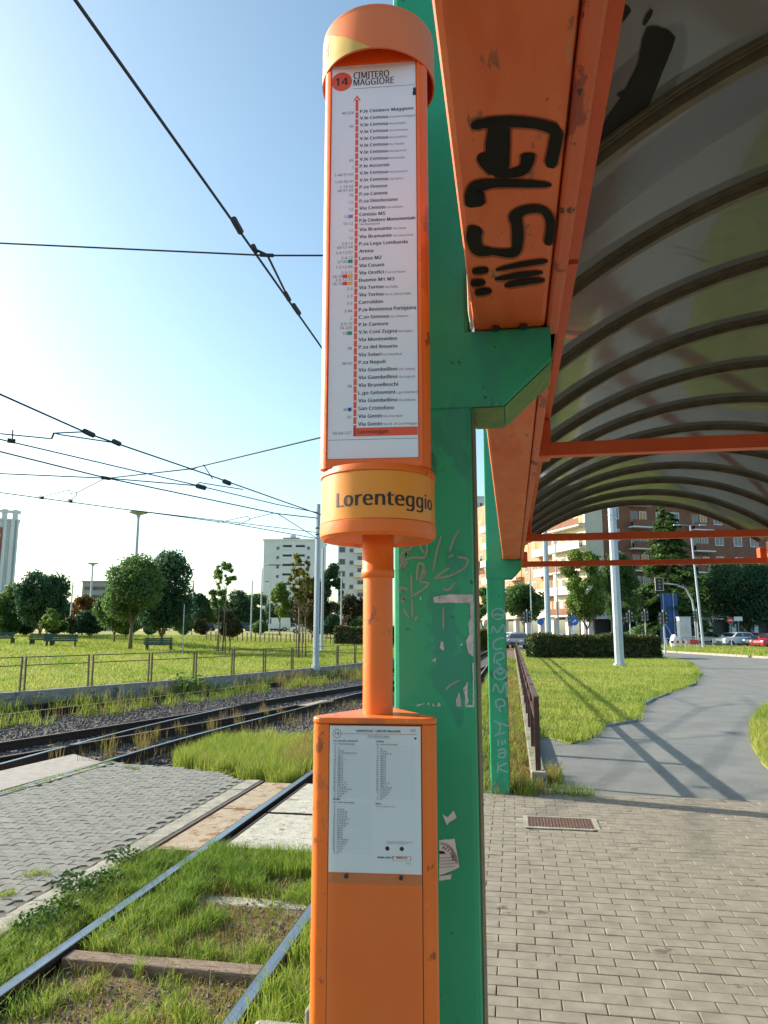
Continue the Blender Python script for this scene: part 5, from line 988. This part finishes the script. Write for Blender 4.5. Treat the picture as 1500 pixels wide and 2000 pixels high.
for i, (px, yt, hw, D, lf, lb) in enumerate([(8, 1196, 20, 82, 'lf_mid', 'green shrub at the left picture edge'), (48, 1204, 24, 86, 'lf_dark', 'dark shrub under the big left tree'), (112, 1206, 20, 84, 'lf_mid', 'green shrub right of the left sapling'), (140, 1198, 18, 92, 'lf_brown', 'brownish shrub left of the orange-tinted tree'), (246, 1204, 24, 74, 'lf_mid', 'green shrub left of the pale trunk'), (290, 1206, 20, 70, 'lf_dark', 'dark shrub just right of the pale trunk'), (360, 1204, 20, 90, 'lf_mid', 'green shrub right of the dense dark tree'), (392, 1208, 18, 96, 'lf_brown', 'brownish shrub left of the staked tree'), (505, 1212, 18, 104, 'lf_mid', 'low shrub under the two thin poles'), (640, 1196, 24, 92, 'lf_dark', 'dark shrub right of the grey tram poles'), (704, 1204, 24, 96, 'lf_mid', 'green shrub beside the orange pole')]):
    tree('shrub', lb, px, yt, hw, D, lf, 2600, .2, 1240, 18, .42, .9, .05, 'shrubs along the far side of the park', cat='shrub')
def conifer(label, px, ytop, hw, D, n):
    p = HP(px, D); H = zpx(ytop, D); R = hw/F*D; t = thing('conifer_tree', label, 'tree', (p.x, p.y, 0))
    MB().tube([(0, 0, -.1), (0, 0, H*.5), (0, 0, H*.97)], .28, 8, .03).build('trunk', M['bark'], t, smooth=True)
    C, Nn, T_ = [], [], []; br = MB()
    for k in range(150):
        f = RNG.uniform(.12, .98); a = RNG.uniform(0, 6.28); L = R*(1-f)**.75*RNG.uniform(.6, 1.1)+.4; z = H*f; m_ = int(n/150*(.4+L/R)); s = RNG.uniform(.15, 1, m_)
        dx, dy = math.cos(a), math.sin(a); sp = RNG.normal(size=m_)*.16*L*s*.9; c = np.stack([dx*L*s-dy*sp, dy*L*s+dx*sp, z+L*(.18*s-.42*s*s)-np.abs(RNG.normal(size=m_))*.12], 1); C.append(c); Nn.append(np.tile([dx*.3, dy*.3, 1.], (m_, 1))); T_.append(np.full(m_, RNG.uniform(0, .6))+RNG.uniform(0, .4, m_))
        if k < 40: br.tube([(0, 0, z), (dx*L*.5, dy*L*.5, z), (dx*L*.85, dy*L*.85, z-L*.15)], .05, 5, .015)
    br.build('branches', M['bark'], t); link('crown', fastmesh('crown', leafquads(np.concatenate(C), np.concatenate(Nn), .24, .45), 4, M['lf_mid'], np.concatenate(T_)), t)
conifer('tall conifer with drooping layered branches before the brown building', 1312, 978, 84, 90, 30000)
def hedge(label, pxa, pxb, yt, yb, D, dep, lf='lf_hedge', n=9000, leaf=.09, zg=0):
    a, b = HP(pxa, D), HP(pxb, D); u = (b-a).normalized(); w = (b-a).length; h = zpx(yt, D)-zg; ang = math.atan2(u.y, u.x); t = thing('hedge', label, 'hedge', (a.x, a.y, zg), ang)
    q = RNG.uniform(0, 1, (n, 3)); f = RNG.integers(0, 5, n); q[f == 0, 2] = 1; q[f == 1, 1] = 0; q[f == 2, 1] = 1; e = (f == 3); q[e, 0] = RNG.integers(0, 2, e.sum()); q[f == 4, 2] = 1-.15*RNG.random((f == 4).sum())
    c = q*[w, dep, h]; c += RNG.normal(size=c.shape)*.06+np.stack([0*c[:, 0], 0*c[:, 0], .1*np.sin(c[:, 0]*2.1)*np.sin(c[:, 0]*.7+1)], 1)*(q[:, 2:3] > .8)
    tone = RNG.uniform(0, .5, n)+.5*(q[:, 2] > .9); link('leaves', fastmesh('leaves', leafquads(c, RNG.normal(size=(n, 3)), leaf), 4, M[lf], tone), t)  # top leaves coloured lighter, standing in for sun on the hedge top
    MB().box(.12, w-.12, .12, dep-.12, .0, h-.12).build('branch_core', M['bark'], t)
hedge('clipped dark hedge behind the thick grey pole', 1042, 1288, 1243, 1285, 46, 2.2, n=15000)
hedge('pale green hedge beyond the park fence by the orange pole', 655, 790, 1226, 1252, 75, 1.5, zg=.35, n=5000, leaf=.14)
hedge('small yellowing hedge left of the second green column', 930, 962, 1234, 1262, 68, 1.5, n=2500, leaf=.14, lf='lf_yellow')
# ================================================================ STREET FURNITURE
def pole(label, px, ytop, D, r0, r1, zg=None, group='steel poles', n=8, name='steel_pole', px2=None, extra=None, cat='pole'):
    p = HP(px, D); zg = gz(p) if zg is None else zg; H = zpx(ytop, D)-zg; t = thing(name, label, cat, (p.x, p.y, zg), group=group)
    dx = 0 if px2 is None else (px2-px)/F*D
    MB().tube([(0, 0, -.1), (CR.x*dx*.5, CR.y*dx*.5, H*.5), (CR.x*dx, CR.y*dx, H)], r0, n, r1).build('shaft', M['steel'], t, smooth=n > 8)
    MB().tube([(0, 0, -.1), (0, 0, .12)], r0*1.35, n).build('base_collar', M['steel'], t); return t, p, zg, H
def arm(t, H, L, sgn=1, z=.5, name='lamp_head', w=.6):
    e = CR*sgn; MB().tube([(0, 0, H-.05), (e.x*.3*L, e.y*.3*L, H+z*.8), (e.x*L, e.y*L, H+z)], .04, 6).build('lamp_arm', M['steel'], t)
    a = math.atan2(e.y, e.x); MB().box(0, w, -.13, .13, -.06, .06, a, (e.x*L, e.y*L, H+z)).build(name, M['darkmetal'], t, bev=.03)
t, p, zg, H = pole('thick grey tram pole behind the park fence beside the drum', 618, 985, 34.6, .15, .11, 0)
for z in (H-1.2, H-1.5): MB().lathe([(.14, z), (.14, z+.06)], 12).build('band_clamp', M['darkmetal'], t)
t, p, zg, H = pole('thinner grey pole with curved lamp arm just right of the tram pole', 629, 1070, 58, .13, .1); arm(t, H, 1.3, 1, .9)
t, p, zg, H = pole('tall lamp post with a flat arm before the white block', 509, 1112, 100, .14, .09); arm(t, H, .9, 1, .6, w=1.6)
pole('thin bare pole left of the flat-armed lamp post', 490, 1134, 95, .11, .09); pole('thin pole standing right of the dense dark tree', 374, 1134, 95, .11, .09); pole('faint pole between the left trees', 136, 1138, 110, .13, .1)
t, p, zg, H = pole('slim street lamp under the white block', 526, 1138, 120, .09, .06); arm(t, H, .3, -1, .2)
pole('slim pole standing in front of the red van', 666, 1118, 88, .1, .08); pole('dark slim post right of the green bench', 358, 1180, 50, .035, .03)
for px, yt, D, lab in ((258, 1002, 85, 'tall disc-topped street lamp rising behind the pale-trunked tree'), (173, 1101, 140, 'smaller distant disc-topped street lamp left of the other')):
    t, p, zg, H = pole(lab, px, yt, D, .22, .16, group='disc street lamps', name='street_lamp', cat='street lamp')
    MB().lathe([(.2, H-.5), (.25, H-.25), (1.05, H+.02), (1.08, H+.12), (.45, H+.22), (0, H+.26)], 20).build('lamp_disc', M['steel'], t)
t, p, zg, H = pole('thick grey eight-sided tram pole standing on the right-hand grass', 1207, 850, 36, .225, .18, 0.02, px2=1207)
for z in (H*.62, H*.64, H*.7): MB().lathe([(.215, z), (.215, z+.05)], 8).build('band_clamp', M['steel'], t)
pole('grey pole behind the hedge under the canopy', 1071, 980, 53, .22, .17, 0); pole('thin pole left of the far grey pole', 1039, 1100, 70, .06, .05, 0); pole('thin lamp pole right of the far grey pole', 1091, 1060, 80, .09, .06, 0)
t, p, zg, H = pole('tall leaning lamp post with two lamp heads on the grass island', 1372, 1026, 67, .13, .06, .1, px2=1362); e = CR*(-.5)
for s_ in (1, -1): MB().tube([(e.x, e.y, H), (e.x+CR.x*1.1*s_, e.y+CR.y*1.1*s_, H+.05)], .03, 6).build('lamp_arm', M['steel'], t); MB().box(-.3, .3, -.1, .1, -.05, .05, TH, (e.x+CR.x*1.2*s_, e.y+CR.y*1.2*s_, H+.03)).build('lamp_head', M['steel'], t)
def head(t, o, ang, back=False, s=1.0):
    w = .36*s if back else .16*s; b = MB().box(-w, w, 0, .05, -.1*s, 1.12*s, ang, o).build('backplate', M['darkmetal'], t) if back else MB().box(-w, w, 0, .16, 0, .98*s, ang, o).build('signal_head', M['darkmetal'], t)
    if back:
        mb = MB()
        for x0, x1, z0, z1 in ((-w, w, -.13, -.1), (-w, w, 1.12, 1.15), (-w-.03, -w, -.13, 1.15), (w, w+.03, -.13, 1.15)): mb.box(x0*s if 0 else x0, x1, -.01, .03, z0, z1, ang, o)
        mb.build('rim', M['sign_white'], t)
    for k in range(3):
        c = Vector(o)+Vector((0, 0, .18*s+.32*s*k)); y = -.03; d = Vector((math.sin(ang), -math.cos(ang), 0))*.04
        l = MB().lathe([(.1*s, 0), (.09*s, .02), (0, .025)], 12).build('lamp', mat('signal_lens', L_(.3, .3, .28), rough=.3) if back and 'signal_lens' not in bpy.data.materials else bpy.data.materials.get('signal_lens') or M['darkmetal'], t); l.matrix_local = Matrix.Translation(c+d)@Matrix.Rotation(ang, 4, 'Z')@Matrix.Rotation(math.pi/2, 4, 'X')
        MB().lathe([(.12*s, 0), (.12*s, .16)], 10, a0=0, a1=math.pi).build('visor', M['darkmetal'], t).matrix_local = Matrix.Translation(c+d*.5)@Matrix.Rotation(ang, 4, 'Z')@Matrix.Rotation(math.pi/2, 4, 'X')
D = 72; p = HP(1360, D); t = thing('traffic_light', 'overhead traffic light with black backplate on a curved grey mast', 'traffic light', (p.x, p.y, 0)); z = lambda py: zpx(py, D); xo = lambda px: (px-1360)/F*D
L = [(0, 0, 0), tuple(CR*xo(1359))[:2]+(z(1200),), tuple(CR*xo(1356))[:2]+(z(1172),), tuple(CR*xo(1345))[:2]+(z(1150),), tuple(CR*xo(1328))[:2]+(z(1142),), tuple(CR*xo(1300))[:2]+(z(1139),)]
MB().tube(L, .11, 8, .06).build('mast', M['steel'], t, smooth=True); q = CR*xo(1294); head(t, (q.x, q.y, z(1151)), TH, True, 1.05)
for px, D, yt, lab in ((1030, 62, 1196, 'traffic light beside the round sunlit tree'), (1118, 66, 1203, 'traffic light nearest the drooping green tree'), (1231, 70, 1198, 'left one of two traffic lights behind the hedge'), (1261, 70, 1196, 'right one of two traffic lights behind the hedge'), (1297, 58, 1197, 'traffic light at the right end of the hedge'), (1363, 70.5, 1196, 'traffic light low on the curved mast')):
    t, p, zg, H = pole(lab, px, yt-6, D, .06, .05, 0, 'low traffic lights', name='traffic_light', cat='traffic light'); head(t, (CR.x*.22, CR.y*.22, H-1.1), TH+.3); head(t, (-CR.x*.22, -CR.y*.22, H-1.15), TH-.6)
def sign(label, px, ytop, D, shape, col, r, cat='road sign'):
    t, p, zg, H = pole(label, px, ytop, D, .04, .04, 0, None, name='road_sign', cat=cat); o = (0, 0, H-r)
    if shape == 'o': b = MB().lathe([(r, 0), (r, .02), (0, .02)], 20).build('sign_face', M[col], t); b.matrix_local = Matrix.Translation((FW.x*-.06, FW.y*-.06, H-r))@Matrix.Rotation(TH, 4, 'Z')@Matrix.Rotation(math.pi/2, 4, 'X')
    else: MB().box(-r, r, -.07, -.05, H-r*.7, H+r*.3, TH).build('sign_face', M[col], t)
    return t, H
t, H = sign('round blue arrow sign behind the hedge', 1122, 1205, 62, 'o', 'sign_blue', .36); c, s_ = math.cos(.6), math.sin(.6)
mb = MB(); o = lambda x, z_: (CR.x*(x*c-z_*s_)-FW.x*.085, CR.y*(x*c-z_*s_)-FW.y*.085, H-.36+x*s_+z_*c); mb.add([o(-.2, -.04), o(.05, -.04), o(.05, -.12), o(.22, 0), o(.05, .12), o(.05, .04), o(-.2, .04)], [tuple(range(7))]); mb.build('arrow', M['sign_white'], t)
sign('round blue sign left of the far grey pole', 1056, 1208, 66, 'o', 'sign_blue', .3)
t, H = sign('round red no-entry sign beneath the dark tree', 1427, 1205, 84, 'o', 'sign_red', .38); MB().box(-.25, .25, -.1, -.085, H-.44, H-.32, TH).build('white_bar', M['sign_white'], t)
sign('small white rectangular sign beneath the dark tree', 1443, 1207, 86, 'r', 'sign_white', .5)
# hoarding, cabinet, barriers
a, b = HP(1294, 86), HP(1327, 86); w = (b-a).length; t = thing('hoarding', 'tall blue hoarding panel held by pale posts', 'hoarding', (a.x, a.y, 0), TH); h = zpx(1160, 86)
for k in range(3): MB().box(k*w/3+.01, (k+1)*w/3-.01, 0, .08, .6, h).build('panel', M['blue'], t)
for x in (.25, w*.72): MB().tube([(x, -.1, 0), (x, -.1, h)], .05, 6).build('post', M['steel'], t); MB().tube([(x, -.15, h*.45), (x+.9, -1.2, 0)], .05, 6).build('strut', M['steel'], t)
a = HP(1328, 80); t = thing('cabinet', 'white two-door roadside cabinet beside the blue hoarding', 'cabinet', (a.x, a.y, 0), TH); h = zpx(1206, 80)
MB().box(0, 1.24, 0, .8, .1, h).build('body', M['cabinet'], t); MB().box(-.04, 1.28, -.06, .85, h, h+.08).build('lid', M['cabinet'], t); MB().box(.05, 1.2, .05, .7, 0, .1).build('plinth', M['slate'], t)
for x in (.02, .63):
    d = MB().box(x, x+.59, -.03, 0, .15, h-.05).build('door', M['cabinet'], t)
    for k in range(2): MB().box(x+.08, x+.51, -.04, -.03, .4+k*1.0, 1.1+k*1.0).build('panel', M['car_silver'], d)
a = HP(1309, 64); t = thing('road_barrier', 'low red and white striped road barrier', 'barrier', (a.x, a.y, 0), TH)
for k in range(6): MB().box(k*.24, k*.24+.235, 0, .03, .62, .86).build('board', M['sign_white' if k % 2 else 'car_red'], t)
for x in (.1, 1.3): MB().box(x-.03, x+.03, .031, .08, 0, .9).build('leg', M['steel'], t)
a = HP(1346, 66); t = thing('road_barrier', 'plain red road barrier beside the striped one', 'barrier', (a.x, a.y, 0), TH); MB().box(0, .8, 0, .06, .5, .9).build('board', M['car_red'], t); MB().box(.1, .16, .061, .1, 0, .8).build('leg', M['steel'], t); MB().box(.64, .7, .061, .1, 0, .8).build('leg', M['steel'], t)
a = HP(1316, 70); t = thing('road_works_bag', 'white bulky sack beside the blue hoarding', 'sack', (a.x, a.y, 0)); b = bmesh.new(); bmesh.ops.create_icosphere(b, subdivisions=2, radius=.45)
for v in b.verts: v.co = Vector((v.co.x, v.co.y, v.co.z*1.5+.62))*random.uniform(.93, 1.07)
me = bpy.data.meshes.new('sack'); b.to_mesh(me); b.free(); me.materials.append(M['sign_white']); link('sack', me, t)
a = HP(1300, 71); t = thing('guard_rails', 'thin grey pedestrian guard rails at the crossing', 'guard rail', (a.x, a.y, 0), TH)
for k in range(8): MB().box(k*.9-.025, k*.9+.025, 0, .05, 0, 1).build('post', M['steel'], t)
for z in (.98, .55): MB().box(0, 6.3, .01, .04, z-.02, z+.02).build('rail', M['steel'], t)
# benches
def bench(px, yb, D, label, rz, L=2.0):
    p = HP(px, D); zg = gz(p); t = thing('park_bench', label, 'bench', (p.x, p.y, zg), rz, 'green park benches')
    for k in range(4): MB().box(-L/2, L/2, .0+k*.03, .035+k*.03, .44+k*.12, .54+k*.12).build('back_slat', M['bench'], t)
    for k in range(4): MB().box(-L/2, L/2, .1+k*.11, .2+k*.11, .4, .435).build('seat_slat', M['bench'], t)
    for x in (-L*.42, L*.42): MB().box(x-.03, x+.03, -.02, .5, 0, .4).build('leg', M['darkmetal'], t); MB().box(x-.025, x+.025, .13, .17, .4, .95).build('back_post', M['darkmetal'], t)
bench(310, 1255, 52, 'green slatted bench beside the pale tree trunk', TH); bench(120, 1255, 54, 'green slatted bench, right one of the pair at the left', TH+.25, 2.3); bench(80, 1256, 55, 'green slatted bench, left one of the joined pair', TH-.2, 2.0); bench(2, 1252, 56, 'green slatted bench cut off by the left picture edge', TH)
for px, D, lab in ((428, 50.2, 'left stake of the wispy tree'), (441, 50.0, 'right stake of the wispy tree'), (579, 44.2, 'left stake of the yellowing tree'), (591, 44.3, 'right stake of the yellowing tree')):
    p = HP(px, D); o = MB().tube([(0, 0, -.1), (0, 0, 2.1)], .04, 6).build('tree_stake', M['bark']); o.location = (p.x, p.y, gz(p)); tag(o, 'wooden '+lab, 'stake', 'stakes of young trees')
bm2 = MB().tube([(0, 0, -.1), (0, 0, 1.0)], .06, 6).mesh('bollard', M['fence'])
for i in range(30):
    px = 404+i*8.6+random.uniform(-1.5, 1.5); p = HP(px, 76); o = link('bollard', bm2); o.location = (p.x, p.y, gz(p)); tag(o, 'short dark post in the row edging the far side of the park', 'bollard', 'posts edging the far side of the park')
# ================================================================ VEHICLES
def car(label, px, D, rz, paint, kind='hatch', zg=0, group='cars parked at the crossroads'):
    p = HP(px, D); t = thing('parked_car' if kind != 'van' else 'parked_van', label, 'car' if kind != 'van' else 'van', (p.x, p.y, zg), rz, group)
    S = dict(hatch=(4.0, 1.46, .9, [(-1.95, .35), (-2.0, .62), (-1.9, .86), (-.95, .97), (1.75, .97), (1.98, .8), (1.98, .35)], [(-1.0, .95), (-.25, 1.42), (.2, 1.47), (1.35, 1.42), (1.85, .95)]),
             suv=(4.15, 1.58, .92, [(-2.0, .36), (-2.06, .7), (-1.9, .95), (-1.0, 1.04), (1.85, 1.06), (2.06, .85), (2.05, .36)], [(-1.05, 1.03), (-.35, 1.5), (.2, 1.57), (1.35, 1.54), (1.92, 1.04)]),
             van=(5.2, 2.3, .98, [(-2.5, .4), (-2.6, .8), (-2.45, 1.15), (-1.75, 1.25), (2.6, 1.25), (2.6, .4)], [(-1.8, 1.22), (-1.1, 2.2), (-.8, 2.3), (2.5, 2.3), (2.58, 1.22)]))[kind]
    hw = S[2]; P = M['car_'+paint]
    def ext(pr, h0, h1=None):
        n = len(pr); h1 = h1 or h0; mb = MB(); k = lambda z: h0+(h1-h0)*(z-pr[0][1])/(S[1]-pr[0][1]); mb.add([(x, -k(z), z) for x, z in pr]+[(x, k(z), z) for x, z in pr], [tuple(range(n)), tuple(range(n, 2*n))[::-1]]+[(i, n+i, n+(i+1) % n, (i+1) % n) for i in range(n)]); return mb
    ext(S[3], hw, hw).build('body', P, t, bev=.09, fix=True, smooth=False)
    cb = ext(S[4], hw-.06, hw-.22 if kind != 'van' else hw-.1); cb.build('cabin', P, t, bev=.05, fix=True)
    g = S[4]; z0, z1 = g[0][1]+.06, S[1]-.1
    def sidewin(xa, xb, xc, xd, sd):
        k = lambda z: (hw-.06)+((hw-.22 if kind != 'van' else hw-.1)-(hw-.06))*(z-g[0][1])/(S[1]-g[0][1])+.012
        MB().add([(xa, sd*k(z0), z0), (xb, sd*k(z0), z0), (xc, sd*k(z1), z1), (xd, sd*k(z1), z1)], [(0, 1, 2, 3) if sd < 0 else (3, 2, 1, 0)]).build('side_window', M['glass'], t)
    for sd in (-1, 1):
        if kind == 'van': sidewin(-1.6, -.7, -.7, -1.15, sd)
        else: sidewin(g[0][0]+.22, .25, .25, g[1][0]+.12, sd); sidewin(.33, g[4][0]-.2, g[3][0]-.08, .33, sd)
        MB().box(g[0][0]+.1, g[0][0]+.25, sd*(hw+.02)-.08, sd*(hw+.02)+.08, z0, z0+.14).build('mirror', P, t, bev=.03)
    def scr(a, b, w0, w1): d = .02 if a[0] > 0 else -.02; MB().add([(a[0]+(b[0]-a[0])*.12+d, -w0, a[1]+(b[1]-a[1])*.12+.01), (a[0]+(b[0]-a[0])*.12+d, w0, a[1]+(b[1]-a[1])*.12+.01), (a[0]+(b[0]-a[0])*.9+d, w1, a[1]+(b[1]-a[1])*.9+.01), (a[0]+(b[0]-a[0])*.9+d, -w1, a[1]+(b[1]-a[1])*.9+.01)], [(0, 1, 2, 3)]).build('windscreen', M['glass'], t)
    scr(g[0], g[1], hw-.16, hw-.28); 
    if kind != 'van': scr(g[-1], g[-2], hw-.18, hw-.3)
    fx = S[3][1][0]
    for sd in (-1, 1): MB().box(fx-.01, fx+.28, sd*(hw-.22)-.16, sd*(hw-.22)+.17, .66, .82).build('headlight', M['lens'], t, bev=.03)
    MB().box(fx-.015, fx+.1, -.4, .4, .45, .62).build('grille', M['darkmetal'], t)
    r = .33 if kind == 'hatch' else .36
    for x in (-S[0]*.31, S[0]*.31):
        for sd in (-1, 1):
            w = MB().lathe([(r*.55, -.1), (r, -.11), (r, .11), (r*.55, .1)], 18).build('tyre', M['tyre'], t, fix=True); w.matrix_local = Matrix.Translation((x, sd*(hw-.08), r))@Matrix.Rotation(math.pi/2, 4, 'X'); o = MB().lathe([(0, .09), (r*.3, .1), (r*.6, .085), (r*.6, -.085), (r*.3, -.1), (0, -.09)], 12).build('rim', M['rim'], w)
            MB().lathe([(r*1.12, 0), (r*1.12, .005), (0, .005)], 18).build('wheel_arch', M['tyre'], t).matrix_local = Matrix.Translation((x, sd*(hw-.001) if sd > 0 else sd*(hw+.004), r+.03))@Matrix.Rotation(-math.pi/2, 4, 'X')
    return t
car('white compact SUV nearest the leaning lamp post', 1435, 79, TH+.25, 'white', 'suv'); car('dark blue hatchback between the white SUV and the red car', 1492, 77, TH+.25, 'navy'); car('red hatchback cut by the right picture edge', 1510, 70, TH+.25, 'red')
car('bright red car behind the white SUV', 1480, 96, TH+.1, 'red'); car('white car under the dark tree behind the SUV', 1420, 100, TH, 'white'); car('silver car behind the guard rails', 1367, 94, TH, 'silver'); car('dark car behind the railing end', 1012, 72, TH+1.2, 'grey'); car('white car partly behind the second column', 996, 78, TH+.4, 'white', 'suv'); car('white van beyond the hedge', 1335, 110, TH, 'white', 'van')
pg = 'vehicles beyond the park'
car('red van beyond the park behind the hedge', 668, 112, TH+.2, 'red', 'van', gz(HP(668, 112)), pg); car('white van parked under the white block', 538, 128, TH+.1, 'white', 'van', gz(HP(538, 128)), pg); car('white car left of the grey tram pole', 594, 112, TH, 'white', 'hatch', gz(HP(594, 112)), pg); car('dark car right of the grey tram pole', 637, 108, TH, 'navy', 'hatch', gz(HP(637, 108)), pg)
for px, c_, lab in ((400, 'black', 'black car right of the dense dark tree'), (428, 'grey', 'grey car behind the staked tree'), (470, 'navy', 'dark blue car behind the bush'), (500, 'silver', 'silver car behind the thin poles'), (560, 'grey', 'grey car beside the white van'), (215, 'silver', 'silver car behind the low tree'), (130, 'grey', 'grey car far behind the sapling')): car(lab, px, 130, TH, c_, 'hatch', gz(HP(px, 130)), pg)
# ---------------------------------------------------------------- give origin-bound groups a base point of their own
bpy.context.view_layer.update()
for o in list(SC.objects):
    if o.type == 'EMPTY' and o.parent is None and o.location.length < 1e-6 and o.children:
        P = [c.matrix_world@Vector(v) for c in o.children_recursive if c.type == 'MESH' for v in c.bound_box]
        b = Vector(((min(p.x for p in P)+max(p.x for p in P))/2, (min(p.y for p in P)+max(p.y for p in P))/2, min(p.z for p in P)))
        o.location = b
        for c in o.children: c.matrix_parent_inverse = Matrix.Translation(-b)
